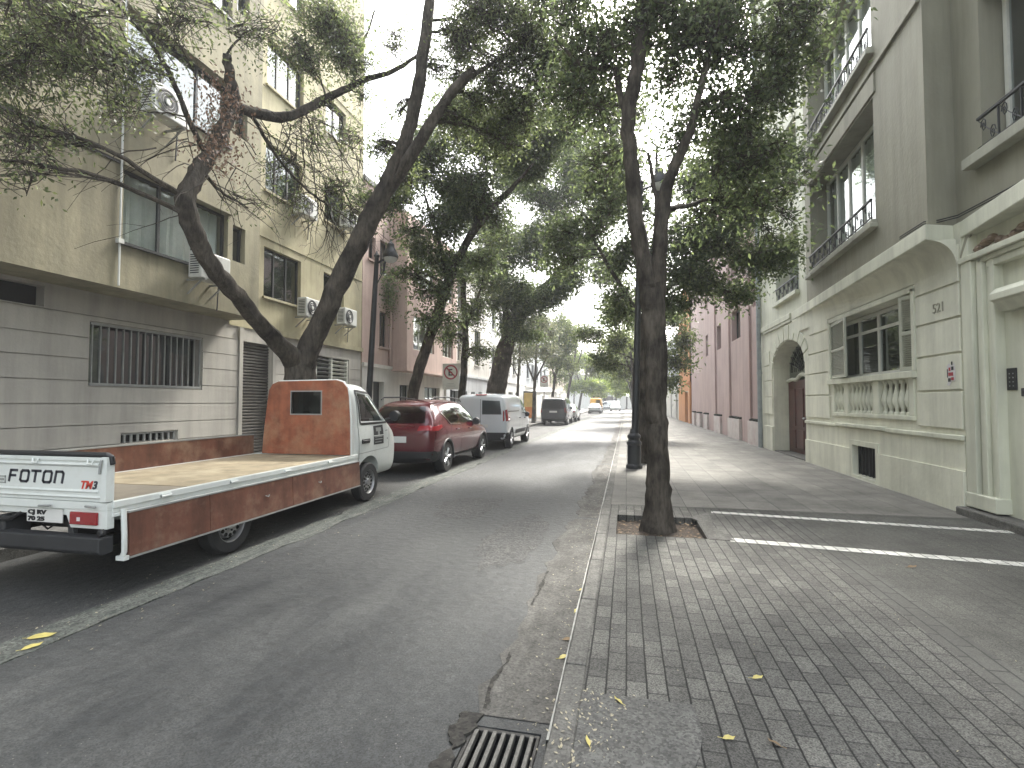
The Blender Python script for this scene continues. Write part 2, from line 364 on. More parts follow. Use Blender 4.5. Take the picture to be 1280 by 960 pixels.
asphalt_mat('asphalt', (.020,.0225,.024), (.058,.060,.058), .45, .66, speck=.75)
asphalt_mat('asphalt_coarse', (.030,.031,.031), (.075,.074,.070), .9, .8, speck=1.1, grain_s=70)
asphalt_mat('asphalt_bay', (.036,.038,.038), (.062,.061,.057), .5, .8, speck=.8)
asphalt_mat('gutter_concrete', (.085,.082,.074), (.052,.050,.045), 1.1, .85, speck=.6, grain_s=90)
asphalt_mat('band_concrete', (.098,.102,.090), (.040,.048,.042), 2.2, .85, speck=.9, grain_s=80)
asphalt_mat('kerb_stone', (.12,.117,.106), (.08,.078,.071), 1.5, .85, speck=.5, grain_s=90, crack=0)
asphalt_mat('crack_dark', (.018,.017,.015), (.045,.042,.036), 3, .95, speck=.9, grain_s=60, crack=0)
asphalt_mat('asphalt_patch', (.075,.075,.07), (.11,.108,.10), 1.2, .85, speck=.7, grain_s=90, crack=0)
asphalt_mat('soil', (.035,.026,.019), (.065,.048,.034), 3, .95, speck=.9, grain_s=60, crack=0)
paver_mat('pavers', (.120,.118,.106), (.066,.065,.060), (.032,.032,.030), warp=.004, grain=.55, lines=True, worn=.5)
paver_mat('pavers_worn', (.088,.088,.078), (.064,.064,.058), (.030,.030,.028), fade=.4, worn=.6, grain=.45, warp=.004)
paver_mat('border_slabs', (.095,.095,.086), (.070,.070,.064), (.032,.032,.03), bw=.30, rh=.11, ms=.007, worn=.3, grain=.2)
paver_mat('slabs', (.168,.163,.145), (.118,.115,.104), (.07,.068,.064), bw=.8, rh=.42, ms=.007, worn=.5, grain=.18)
paver_mat('paint_pavers', (.66,.66,.61), (.50,.50,.46), (.10,.10,.09), worn=.1, grain=.2, lines=True)
paver_mat('left_slabs', (.16,.155,.14), (.12,.118,.11), (.06,.058,.055), bw=.6, rh=.4, worn=.4)

# ------------------------------------------------------------------ the setting: ground
def structure(mb, name, m, **k): return tag(mb.build(name, m, **k), kind='structure')
g = MB(); g.quad((-700,-300,-.35),(700,-300,-.35),(700,1200,-.35),(-700,1200,-.35)); structure(g, 'ground', MATS['asphalt_bay'])
# carriageway with the drain hole
r = MB(); r.wall('z', 0, -.35, -3.62, -.35, -12, 260, [(-.74, -.40, 1.55, 2.42)]); structure(r, 'road', MATS['asphalt'])
r = MB(); r.box(-5.95, -3.92, -12, 260, -.3, -.006); structure(r, 'parking_lane', MATS['asphalt_bay'])
def ragged(x0, x1, y0, y1, z, step=.12, amp=.05, side=(1, 1), seed=3, thick=.02):
    rr = random.Random(seed); n = int((y1-y0)/step); L_, R_ = [], []
    a = b = 0
    for i in range(n+1):
        y = y0 + (y1-y0)*i/n
        a = a*.7 + rr.uniform(-amp, amp)*side[0]; b = b*.7 + rr.uniform(-amp, amp)*side[1]
        L_.append((x0+a, y)); R_.append((x1+b, y))
    mb = MB()
    for i in range(n):
        p = [(*L_[i], z), (*R_[i], z), (*R_[i+1], z), (*L_[i+1], z)]
        mb.quad(*p)
        mb.quad(p[0], p[3], (p[3][0], p[3][1], z-thick), (p[0][0], p[0][1], z-thick))
        mb.quad(p[1], p[2], (p[2][0], p[2][1], z-thick), (p[1][0], p[1][1], z-thick))
    return mb
structure(ragged(-3.93, -3.60, -6, 140, .004, amp=.03), 'lane_edge_band', MATS['band_concrete'])
structure(ragged(-.72, -.352, 2.5, 6.9, .004, amp=.055, side=(1, 0), seed=9), 'gutter', MATS['gutter_concrete'])
structure(ragged(-.66, -.352, 7.0, 13, .005, amp=.05, side=(1, 0), seed=12), 'gutter_far', MATS['gutter_concrete'])
structure(ragged(-.62, -.352, 13.2, 120, .004, step=.4, amp=.05, side=(1, 0), seed=14), 'gutter_distant', MATS['gutter_concrete'])
structure(ragged(-.726, -.712, 2.55, 3.15, .0075, step=.03, amp=.014, seed=19, thick=.0), 'gutter_crack', MATS['crack_dark'])
structure(ragged(-.72, -.708, 3.9, 4.7, .0075, step=.03, amp=.012, seed=18, thick=.0), 'gutter_crack_far', MATS['crack_dark'])
structure(ragged(-.362, -.351, 2.3, 7.6, .0565, step=.25, amp=.003, seed=23, thick=.06), 'kerb_edge', mat('kerb_white', (.26,.26,.24), .7, var=.5, vscale=9))
structure(ragged(-.362, -.351, 7.6, 40, .0565, step=.5, amp=.003, seed=24, thick=.06), 'kerb_edge_far', MATS['kerb_white'])
structure(ragged(-.235, .30, .6, 2.72, .0565, step=.12, amp=.05, side=(0,1), seed=29, thick=.004), 'pavement_patch', MATS['asphalt_patch'])
# drain pit walls
r = MB(); r.wall('x', -.745, -.76, 1.5, 2.43, -.34, -.004); r.wall('x', -.395, -.38, 1.5, 2.43, -.34, -.004); r.wall('y', 2.425, 2.44, -.76, -.38, -.34, -.004); structure(r, 'drain_pit', MATS['gutter_concrete'])
# kerbs: near driveway is dropped, with a narrow pale steel-worn edge
r = MB()
y = -12.0; k = 0
while y < 180:
    ln = 1.0 if y < 30 else 4.0
    jit = random.uniform(-.006, .006)
    r.box(-.35+jit, -.235, y+.004, y+ln-.004, -.3, .052); y += ln; k += 1
structure(r, 'kerb_right', MATS['kerb_stone'], bevel=.012)
r = MB(); r.box(-6.1, -5.95, -12, 260, -.3, .13); structure(r, 'kerb_left', MATS['kerb_stone'], bevel=.015)
r = MB(); r.box(-9.45, -6.1, -12, 260, -.3, .12); structure(r, 'pavement_left', MATS['left_slabs'])
# right pavement: pavers by the kerb and the driveway, slabs beyond
PIT_H = (-.13, .86, 6.02, 7.05)
r = MB(); r.wall('z', .05, -.3, -.235, 1.9, -12, 7.75, [PIT_H]); structure(r, 'pavement_pavers', MATS['pavers'])
r = MB(); r.wall('z', .05, -.3, 1.9, 2.12, -12, 7.75); structure(r, 'driveway_border', MATS['border_slabs'])
r = MB(); r.wall('z', .05, -.3, 2.12, 4.75, -12, 7.75); structure(r, 'driveway_pavers', MATS['pavers_worn'])
r = MB(); r.wall('z', .05, -.3, -.235, 4.75, 7.75, 260); structure(r, 'pavement_slabs', MATS['slabs'])
# soil in the tree pit, lumpy
sm = MB(); n = 18
for i in range(n):
    for j in range(n):
        def P(i, j):
            x = -.13 + .99*i/n; y = 6.02 + 1.03*j/n
            d = math.hypot(x-.37, y-6.5)
            return (x, y, -.035 + .06*math.exp(-(d/.35)**2) + .012*math.sin(i*2.1+j)*math.cos(j*1.7))
        sm.quad(P(i,j), P(i+1,j), P(i+1,j+1), P(i,j+1))
structure(sm, 'tree_pit_soil', MATS['soil'], smooth=True)
r = MB(); r.prism([(.87,6.0),(1.14,5.98),(1.02,6.6),(1.08,7.5),(.95,7.3),(.80,7.06),(.87,6.9)], 'z', .03, .056); structure(r, 'tree_pit_edge', MATS['kerb_stone'], bevel=.006)
# the two painted strips across the driveway edge
def strip(p, q, w):
    p = Vector((*p, 0)); q = Vector((*q, 0)); d = (q-p).normalized(); nrm = Vector((-d.y, d.x, 0))*w/2
    m_ = MB(); a, b_, c_, d_ = p-nrm, q-nrm, q+nrm, p+nrm
    m_.quad(*[(v.x, v.y, .054) for v in (a, b_, c_, d_)]); return m_
structure(strip((1.09,6.03), (4.4,5.60), .15), 'painted_line_near', MATS['paint_pavers'])
structure(strip((1.12,7.48), (4.33,7.08), .13), 'painted_line_far', MATS['paint_pavers'])
r = MB(); r.quad((-.1,7.66,.054),(4.5,7.70,.054),(4.5,7.80,.054),(-.1,7.77,.054)); structure(r, 'dark_joint_strip', MATS['pavers_worn'])

def patch(cx, cy, rx, ry, seed, name):
    r_ = random.Random(seed); n_ = 46; k = 1.0; pts = []
    for i in range(n_):
        k = k*.6 + .4*r_.uniform(.6, 1.35); a_ = 2*PI*i/n_; pts.append((cx+rx*k*math.cos(a_), cy+ry*k*math.sin(a_), .0035))
    m_ = MB(); m_.add([(cx, cy, .0035)]+pts, [(0, i+1, (i+1) % n_+1) for i in range(n_)]); structure(m_, name, MATS['asphalt_coarse'])
patch(-1.25, 5.8, .34, 1.1, 41, 'worn_asphalt'); patch(-2.3, 7.4, .5, .8, 42, 'worn_asphalt_far')
# street drain grate
t = thing('drain_grate', 'rusty dark iron drain grate set in the gutter at the bottom of the picture', 'drain grate', (-.57, 1.98, 0))
mat('bar_iron', (.11,.108,.10), .55, metal=.4, var=.2, vscale=25, bump=.3, bscale=60)
mat('grate_iron', (.045,.044,.042), .6, metal=.5, var=.25, vscale=25, bump=.3, bscale=60)
f = MB(); f.box(-.738,-.722,1.55,2.415,-.03,-.004); f.box(-.418,-.404,1.55,2.415,-.03,-.004); f.box(-.722,-.418,2.395,2.415,-.03,-.004); f.box(-.722,-.418,1.55,1.58,-.03,-.004)
f.build('frame', MATS['grate_iron'], t, bevel=.004)
for i in range(7):
    x = -.715 + i*.044
    b = MB(); b.box(x, x+.021, 1.58, 2.395, -.03, .002); b.build('bar', MATS['bar_iron'], t, bevel=.004)
structure(ragged(-.80, -.735, 1.5, 2.5, .010, step=.025, amp=.022, seed=5), 'broken_asphalt_edge', MATS['crack_dark'])

# ------------------------------------------------------------------ building helpers
def win(parent, ax, c, s, u0, u1, z0, z1, cols=2, rows=1, fm='dark_frame', gm='glass', fw=.05, depth=.05, curtain=None, bars=(), name='window', warp=None, transom=None):
    """window in the plane ax=c (s: outward sign): frame mesh, pane and curtain as children"""
    def bx(mb, d0, d1, a, b, p, q):
        (mb.box(d0, d1, a, b, p, q) if ax == 'x' else mb.box(a, b, d0, d1, p, q))
    m_ = MB(warp); d0, d1 = c, c + s*depth
    bx(m_, d0, d1, u0, u0+fw, z0, z1); bx(m_, d0, d1, u1-fw, u1, z0, z1)
    bx(m_, d0, d1, u0+fw, u1-fw, z0, z0+fw); bx(m_, d0, d1, u0+fw, u1-fw, z1-fw, z1)
    for i in range(1, cols):
        u = u0 + (u1-u0)*i/cols; bx(m_, d0+s*.004, d1-s*.004, u-fw*.55, u+fw*.55, z0+fw, z1-fw)
    for j in range(1, rows):
        z = z0 + (z1-z0)*j/rows; bx(m_, d0+s*.008, d1-s*.008, u0+fw, u1-fw, z-fw*.35, z+fw*.35)
    if transom: bx(m_, d0+s*.008, d1-s*.008, u0+fw, u1-fw, transom-fw*.4, transom+fw*.4)
    w = m_.build(name, MATS[fm], parent)
    p = MB(warp); pc = c + s*depth*.4
    a_, b_2, p_, q_2 = u0+fw*.5, u1-fw*.5, z0+fw*.5, z1-fw*.5
    p.quad(*[((pc,u,z) if ax == 'x' else (u,pc,z)) for u, z in ((a_,p_),(b_2,p_),(b_2,q_2),(a_,q_2))]); p.build('pane', MATS[gm], w)
    if curtain:
        q = MB(warp); n = int((u1-u0)*26); cc = c - s*.10
        zt, zb = z1-.02, z0+.02; lo, hi = (curtain[1]*(u1-u0)+u0, curtain[2]*(u1-u0)+u0) if len(curtain) > 2 else (u0+.02, u1-.02)
        for i in range(n):
            a = lo+(hi-lo)*i/n; b = lo+(hi-lo)*(i+1)/n
            def dd(u): return cc + .025*math.sin(u*31) + .012*math.sin(u*83+1)
            P = (lambda d, u, z: (d, u, z)) if ax == 'x' else (lambda d, u, z: (u, d, z))
            q.quad(P(dd(a),a,zb), P(dd(b),b,zb), P(dd(b),b,zt), P(dd(a),a,zt))
        q.build('curtain', MATS[curtain[0]], w, smooth=True)
    return w

# ================================================================== LEFT: ochre apartment block
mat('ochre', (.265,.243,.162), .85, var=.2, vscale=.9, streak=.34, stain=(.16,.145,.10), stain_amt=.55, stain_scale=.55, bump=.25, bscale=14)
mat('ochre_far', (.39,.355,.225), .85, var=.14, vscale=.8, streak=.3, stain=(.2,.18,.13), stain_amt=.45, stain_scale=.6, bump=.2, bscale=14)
mat('base_grey', (.40,.382,.342), .8, var=.10, vscale=1.2, streak=.22, bump=.12, bscale=22)
mat('shadow_dark', (.045,.043,.04), .9, var=0)  # near-black tone of the painted shadow line below the string courses
mat('roof', (.15,.15,.145), .9, var=.1)
B = thing('apartment_block', 'ochre stained apartment block with overhanging upper floors above the flatbed truck', 'building', (-11.5, 6, 0))
ST = 2.85
wins_near = []   # y0,y1,z0,z1
for k in range(4):
    wins_near.append((7.09, 9.48, 4.33+ST*k, 5.66+ST*k))
holes = wins_near[:] + [(1.2, 3.8, 4.33+ST*k, 5.66+ST*k) for k in range(4)]
holes += [(9.62,10.0,4.7+ST*k,5.5+ST*k) for k in range(4)]
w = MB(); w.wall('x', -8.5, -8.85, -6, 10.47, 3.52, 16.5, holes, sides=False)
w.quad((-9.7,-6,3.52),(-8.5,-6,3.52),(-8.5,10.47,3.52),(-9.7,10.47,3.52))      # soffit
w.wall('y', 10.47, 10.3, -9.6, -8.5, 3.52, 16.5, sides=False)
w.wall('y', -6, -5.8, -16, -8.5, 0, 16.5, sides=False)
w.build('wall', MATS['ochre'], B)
for z in (5.735, 5.735+ST, 5.735+2*ST): # string courses
    q = MB(); q.box(-8.5, -8.47, -6, 7.06, z-.02, z+.02); q.build('string_course', MATS['ochre'], B)
# shadow line under the string courses, painted as a thin dark strip
sc = MB()
for z in (5.70, 5.70+ST): sc.box(-8.501, -8.478, -6, 7.0, z-.035, z+.01)
sc.build('shadow_strip', MATS['shadow_dark'], B)
far_holes = [(11.63,13.2,4.35+ST*k,5.68+ST*k) for k in range(4)] + [(14.35,15.55,4.5+ST*k,5.68+ST*k) for k in range(4)]
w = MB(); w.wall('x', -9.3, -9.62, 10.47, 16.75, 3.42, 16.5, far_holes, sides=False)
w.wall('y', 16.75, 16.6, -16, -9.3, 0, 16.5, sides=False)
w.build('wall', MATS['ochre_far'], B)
# ground floor wall, with its openings
gh = [(7.22,9.66,1.85,2.98), (5.2,6.48,3.12,3.46), (10.93,11.98,.12,3.08), (14.0,15.85,2.15,2.98), (7.85,9.05,.78,.95)]
w = MB(); w.wall('x', -9.32, -9.6, -6, 16.75, 0, 3.52, gh, sides=False)
# flat boards between the shallow joints
zs = [.12,.77,1.15,1.53,1.93,2.32,2.69,3.08]
w.build('ground_floor_wall', MATS['base_grey'], B)
w = MB()
for a, b in zip(zs[:-1], zs[1:]):
    for (y0, y1) in ((-6,10.75),(12.15,16.7)):
        hh = [(h[0]-.03, h[1]+.03, h[2]-.02, h[3]+.02) for h in gh]
        w.wall('x', -9.285, -9.32, y0, y1, a+.008, b-.008, hh)
w.box(-9.32,-9.285,-6,10.75,3.095,3.1)
w.build('wall_boards', MATS['base_grey'], B)
q = MB(); q.box(-9.32,-9.26,10.78,10.9,.12,3.4); q.box(-9.32,-9.26,12.0,12.12,.12,3.4); q.build('pilaster', MATS['base_grey'], B)
q = MB(); q.box(-9.3,-9.22,12.1,16.75,3.36,3.5); q.build('ledge', MATS['ochre_far'], B)
# interior core
q = MB(); q.box(-16,-9.05,-5.8,10.3,3.7,16.4); q.box(-16,-9.85,-5.8,16.6,0,16.4); q.build('interior', MATS['interior'], B)
q = MB(); q.box(-16,-8.42,-6,10.55,16.5,16.8); q.box(-16,-9.22,10.55,16.8,16.5,16.8); q.build('roof', MATS['roof'], B)
for k, (y0,y1,z0,z1) in enumerate(wins_near):
    win(B, 'x', -8.66, 1, y0, y1, z0, z1, cols=3, gm='clear_glass' if k == 0 else 'glass', curtain=('curtain',) if k == 0 else ('curtain_dark', .45, 1) if k == 1 else None)
    l = MB(); l.box(-8.5,-8.42,y0-.05,y1+.05,z1,z1+.06); l.build('lintel', MATS['ochre'], B)
    l = MB(); l.box(-8.5,-8.45,y0-.03,y1+.03,z0-.05,z0); l.build('sill', MATS['dark_frame'], B)
    win(B, 'x', -8.68, 1, 9.62, 10.0, 4.7+ST*k, 5.5+ST*k, cols=1)
for k in range(4): win(B, 'x', -8.66, 1, 1.2, 3.8, 4.33+ST*k, 5.66+ST*k, cols=3, gm='clear_glass', curtain=('curtain',))
for k, (y0,y1,z0,z1) in enumerate(far_holes):
    win(B, 'x', -9.46, 1, y0, y1, z0, z1, cols=3 if k < 4 else 2, curtain=('curtain_dark', .5, 1) if k % 2 else None)
    l = MB(); l.box(-9.3,-9.24,y0-.05,y1+.05,z0-.06,z0); l.build('sill', MATS['ochre_far'], B)
for z in (5.9, 8.75, 11.6):
    q = MB(); q.box(-9.3,-9.275,10.47,16.75,z,z+.035); q.build('string_course', MATS['ochre_far'], B)
# barred ground floor window
wb = win(B, 'x', -9.52, 1, 7.22, 9.66, 1.85, 2.98, cols=2)
q = MB(); q.box(-9.56,-9.55,7.2,9.7,1.8,3.0); q.build('room_shade', MATS['void'], B)  # black sheet painting the dark of the room behind the bars
gb = MB(); gb.box(-9.33,-9.29,7.22,9.66,1.85,1.9); gb.box(-9.33,-9.29,7.22,9.66,2.94,2.98)
gr = gb.build('window_grille', MATS['grey_metal'], B)
for i in range(17):
    yy = 7.26 + i*(2.36/16); b = MB(); b.box(-9.325,-9.30,yy-.009,yy+.009,1.9,2.94); b.build('bar', MATS['grey_metal'], gr)
q = MB(); q.box(-9.58,-9.5,5.2,6.48,3.12,3.46); q.build('vent_opening', MATS['void'], B)
vg = MB(); vg.box(-9.34,-9.30,7.85,9.05,.93,.95); v_ = vg.build('vent_grille', MATS['grey_metal'], B)
for i in range(9):
    b = MB(); yy = 7.9+i*.137; b.box(-9.34,-9.31,yy,yy+.04,.78,.93); b.build('bar', MATS['grey_metal'], v_)
# roller shutter
mat('shutter', (.085,.08,.072), .6, metal=.2, var=.35, vscale=3, stain=(.16,.14,.11), stain_amt=.4)
b = MB(); z = .12; n = 0
while z < 3.05:
    b.prism([(-9.42, z), (-9.385, z+.02), (-9.385, z+.055), (-9.42, z+.075)], 'y', 10.93, 11.98); z += .078
b.box(-9.46,-9.43,10.93,11.98,.12,3.08); b.build('roller_shutter', MATS['shutter'], B)
# louvred opening
lv = MB(); lv.box(-9.4,-9.3,14.0,14.06,2.15,2.98); lv.box(-9.4,-9.3,14.85,14.91,2.15,2.98); lv.box(-9.4,-9.3,15.79,15.85,2.15,2.98)
lo = lv.build('louvre_window', MATS['white_frame'], B)
for i in range(6):
    z = 2.2+i*.13
    for (a, b_) in ((14.06,14.85),(14.91,15.79)):
        q = MB(); q.prism([(-9.40,z),(-9.30,z+.05),(-9.30,z+.062),(-9.40,z+.012)], 'y', a, b_); q.build('louvre', MATS['white_frame'] if a > 14.5 else MATS['grey_metal'], lo)
# conduit pipe with clip
p = MB(); p.tube([(-8.47,7.02,3.55),(-8.47,7.02,5.7),(-8.47,7.02,9.0),(-8.47,7.02,14)], .018, 6); p.build('conduit', MATS['ac_white'], B, smooth=True)
q = MB(); q.box(-8.5,-8.43,6.97,7.07,4.28,4.36); q.build('pipe_clip', MATS['ac_white'], B)
# air conditioners
def ac_proto():
    t = thing('air_conditioner', '', 'air conditioner', (0,0,0), local=True)
    c = MB(); c.box(.12,.42,-.38,.38,0,.54); c.build('casing', MATS['ac_white'], t, bevel=.02, local=True)
    g_ = MB(); g_.lathe([(.215,0),(.225,.012),(.2,.014),(.19,.006),(.01,.006)], (.42,-.1,.27), 28, 'x'); gg = g_.build('fan_grille', MATS['plastic_dark'], t, local=True)
    for r_ in (.06,.11,.16):
        q = MB(); q.tube([(.44,-.1+r_*math.cos(2*PI*i/24),.27+r_*math.sin(2*PI*i/24)) for i in range(25)], .004, 4, cap=False); q.build('ring', MATS['ac_white'], gg, local=True)
    q = MB(); q.lathe([(.05,0),(.05,.012),(.01,.014)], (.435,-.1,.27), 16, 'x'); q.build('hub', MATS['ac_white'], gg, local=True)
    s_ = MB()
    for i in range(9): s_.box(.17,.37,-.386,-.381,.08+i*.045,.10+i*.045)
    s_.build('side_louvre', MATS['plastic_dark'], t, local=True)
    for yy in (-.28,.28):
        q = MB(); q.box(0,.44,yy-.02,yy+.02,-.035,-.002); q.prism([(0,-.3),(.03,-.3),(.36,-.035),(.32,-.035)], 'y', yy-.015, yy+.015); q.build('bracket', MATS['grey_metal'], t, local=True)
    q = MB(); q.tube([(.2,.38,.15),(.18,.45,.12),(.05,.47,.1),(.02,.47,-.5)], .014, 6); q.build('pipe', MATS['plastic_dark'], t, smooth=True, local=True)
    return t
acp = ac_proto()
acs = [(-8.5,8.72,4.02-.02,'white air conditioner under the curtained first floor window behind the curved trunk'),
       (-8.5,7.62,6.72,'white air conditioner high on the near wall beside the leafy reflecting window'),
       (-9.3,13.25,4.02,'white air conditioner just below the black framed window right of the shutter'),
       (-9.3,13.0,6.92,'white air conditioner on the second floor of the ochre block behind drooping twigs'),
       (-9.3,15.4,7.35,'small white air conditioner near the far corner of the ochre block, second floor'),
       (-9.3,15.3,4.1,'white air conditioner low at the far corner of the ochre block, beside the big trunk')]
for i, (x, y_, z, lab) in enumerate(acs):
    a = acp if i == 0 else copy_tree(acp)
    a.location = (x, y_, z); a['label'] = lab; a['group'] = 'air conditioners on the ochre block'

# ================================================================== pink house with projecting bay
def simple_block(name, label, x, y0, y1, h, wallm, wins, basem=None, base_h=0, s=1, depth=9, roofm='roof', doors=(), frame='dark_frame', corn=None, glass='glass', cols=2, extra=None, cat='building', sills=True):
    """row building facing the street; s=+1 stands left of the street, -1 right"""
    b = thing(name, label, cat, (x - s*depth/2, (y0+y1)/2, 0)); th = .3
    ho = [w_ for w_ in wins] + [d_ for d_ in doors]
    up = MB(); up.wall('x', x, x-s*th, y0, y1, base_h, h, [q for q in ho if q[3] > base_h and q[2] >= base_h-.01] + [q for q in ho if q[2] < base_h < q[3]])
    for yy in (y0, y1): up.wall('y', yy, yy, min(x-s*depth, x-s*.001), max(x-s*depth, x-s*.001), 0, h, sides=False)
    up.build('wall', MATS[wallm], b)
    if base_h > 0:
        lw = MB(); lw.wall('x', x+s*.03, x-s*th, y0+.01, y1-.01, 0, base_h, [q for q in ho if q[2] < base_h]); lw.build('ground_floor_wall', MATS[basem], b)
        q = MB(); q.box(x-s*.02, x+s*.09, y0+.005, y1-.005, base_h-.08, base_h+.05); q.build('ledge', MATS[basem], b)
    q = MB(); q.box(x-s*(th+.25), x-s*(depth-.2), y0+.15, y1-.15, 0, h-.1); q.build('interior', MATS['interior'], b)
    q = MB(); q.box(x+s*.06, x-s*depth, y0-.002, y1+.002, h, h+.18); q.build('roof', MATS[roofm], b)
    if corn: 
        q = MB(); q.box(x+s*.003, x+s*.16, y0+.01, y1-.01, h-.3, h-.02); q.build('cornice', MATS[corn], b)
    for w_ in wins:
        win(b, 'x', x-s*.2, s, *w_, cols=cols, fm=frame, gm=glass, curtain=('curtain_dark',) if random.random() < .4 else None)
        if sills:
            q = MB(); q.box(x-s*.01, x+s*.07, w_[0]-.06, w_[1]+.06, w_[2]-.07, w_[2]-.003); q.build('sill', MATS[wallm if w_[2] > base_h else basem], b)
    for d_ in doors:
        q = MB(); q.box(x-s*.25, x-s*.2, d_[0], d_[1], d_[2], d_[3]); dd = q.build('door', MATS['plastic_dark'], b)
        for k in range(2):
            q = MB(); q.box(x-s*.2, x-s*.185, d_[0]+.1, d_[1]-.1, d_[2]+.15+k*1.0, d_[2]+.95+k*1.0); q.build('panel', MATS['plastic_dark'], dd)
    return b
mat('pink_render', (.50,.375,.325), .85, var=.1, vscale=.8, streak=.2, bump=.15, bscale=16, stain=(.28,.2,.17), stain_amt=.3)
mat('cream_render', (.52,.45,.37), .85, var=.1, vscale=.8, streak=.15, bump=.15, bscale=16)  # even cream colour of the farthest house on the left
mat('white_render', (.62,.60,.55), .85, var=.08, vscale=.8, streak=.18, bump=.1, bscale=16)
mat('white_render2', (.68,.68,.66), .85, var=.08, vscale=.8, streak=.15)
mat('pale_grey_render', (.5,.52,.53), .85, var=.08, vscale=.8, streak=.2)
ph = simple_block('pink_house', 'pink rendered house with projecting bay and white ground floor beside the lamp post', -9.3, 16.78, 25.3, 9.7, 'pink_render',
    [(18.12,18.85,3.72,5.1),(18.12,18.85,6.5,7.9),(17.2,17.75,6.9,7.8),(19.9,21.0,1.3,2.3),(22.6,24.6,1.0,2.28)], 'white_render', 2.95, doors=[(17.6,18.5,.12,2.35)])
bay = MB(); bay.wall('x', -8.6, -8.8, 19.1, 25.28, 2.88, 9.3, [(19.75,22.1,3.75,5.2),(19.75,22.1,6.5,7.95),(23.2,24.7,3.75,5.2),(23.2,24.7,6.5,7.95)], sides=False)
bay.wall('y', 19.1, 19.2, -9.3, -8.6, 2.88, 9.3, sides=False); bay.wall('y', 25.28, 25.2, -9.3, -8.6, 2.88, 9.3, sides=False)
bay.quad((-9.3,19.1,2.88),(-8.6,19.1,2.88),(-8.6,25.28,2.88),(-9.3,25.28,2.88)); bay.quad((-9.3,19.1,9.3),(-8.6,19.1,9.3),(-8.6,25.28,9.3),(-9.3,25.28,9.3))
bo = bay.build('bay', MATS['pink_render'], ph)
for a in ((19.75,22.1,3.75,5.2),(19.75,22.1,6.5,7.95),(23.2,24.7,3.75,5.2),(23.2,24.7,6.5,7.95)):
    win(bo, 'x', -8.74, 1, *a, cols=3, fm='white_frame')
q = MB(); q.box(-9.3,-8.56,19.06,25.28,2.82,2.9); q.build('ledge', MATS['pink_render'], ph)
pl = MB(); pl.tube([(-9.24,18.95,3),(-9.24,18.95,9.6)], .05, 8); pl.build('downpipe', MATS['pink_render'], ph, smooth=True)
simple_block('white_house', 'white town house with tall balcony window and pale ground floor beyond the pink house', -9.2, 25.32, 34, 9.2, 'white_render',
    [(27.2,28.4,3.9,6.1),(30.5,31.8,3.9,6.1),(26.2,27.3,1.2,2.2),(28.1,28.9,1.2,2.2),(29.7,30.5,1.2,2.2),(31.3,32.1,1.2,2.2),(27.2,28.4,6.9,8.6),(30.5,31.8,6.9,8.6)], 'pale_grey_render', 3.1, corn='white_render')
bw = bpy.data.objects['white_house']
rl = MB(); 
for i in range(12): rl.box(-8.98,-8.96,27.0+i*.15,27.02+i*.15,3.85,4.8)
rl.box(-9.0,-8.94,26.95,28.7,4.8,4.84); rl.box(-9.2,-8.9,26.9,28.75,3.72,3.85); rl.build('balcony', MATS['white_frame'], bw)
simple_block('white_office', 'bright white three storey block behind the small street tree on the left', -9.3, 34.05, 47, 9.8, 'white_render2',
    [(35+i*2.3, 36.2+i*2.3, 3.9+k*2.9, 5.5+k*2.9) for i in range(5) for k in range(2)] + [(35+i*2.6,36.6+i*2.6,1.0,2.4) for i in range(4)], 'white_render2', 3.2)
simple_block('grey_house', 'pale grey row house left of the distant parked cars', -9.3, 47.05, 62, 8.6, 'pale_grey_render',
    [(48+i*2.6, 49.4+i*2.6, 3.9+k*2.6, 5.4+k*2.6) for i in range(5) for k in range(2)], 'white_render', 3.1, doors=[(50,51,.12,2.3),(57,58,.12,2.3)])
simple_block('cream_house', 'cream row house farthest down the left side of the street', -9.3, 62.05, 84, 10, 'cream_render',
    [(63+i*3, 64.6+i*3, 3.9+k*2.8, 5.5+k*2.8) for i in range(7) for k in range(2)], 'white_render', 3.2)

# ================================================================== RIGHT: cream classical building
mat('cream', (.72,.72,.60), .78, var=.09, vscale=.9, streak=.22, bump=.18, bscale=18, stain=(.42,.42,.34), stain_amt=.4, stain_scale=.8)  # ground floor render, its brighter light painted into the colour
mat('cream_shaded', (.275,.268,.205), .8, var=.1, vscale=.8, streak=.24, bump=.18, bscale=16, stain=(.25,.24,.19), stain_amt=.4, stain_scale=.7)  # same render darkened, upper floor shade painted into the colour
mat('moulding', (.66,.67,.55), .7, var=.09, vscale=1.2, streak=.25, bump=.08, bscale=25)
mat('trim_shaded', (.36,.36,.29), .7, var=.1, vscale=1.2, streak=.3, bump=.08, bscale=25)  # upper trim, darkened in colour along with the painted shade
mat('rusty', (.2,.15,.11), .9, var=.5, vscale=8, bump=.8, bscale=18)
mat('door_wood', (.085,.028,.022), .42, var=.35, vscale=4, streak=.25, bump=.15, bscale=30)
mat('shutter_cream', (.42,.43,.35), .65, var=.06, vscale=5)
R = thing('classical_building', 'cream classical building with arched doorway, balustraded window and projecting bay on the right', 'building', (9, 12, 0))
RH = 15.8
XW = 4.47
# ground floor structural wall with openings (arch handled below)
AY, AH, ASP, ATOP = 15.85, 1.45, 2.58, 3.3
gh = [(9.3,12.65,2.06,3.30), (9.42,12.5,1.34,1.93), (10.6,11.62,.12,.7), (AY-AH, AY+AH, .0, ATOP)]
w = MB(); w.wall('x', XW, XW+.32, 8.1, 18.72, 0, 4.02, gh, sides=False)
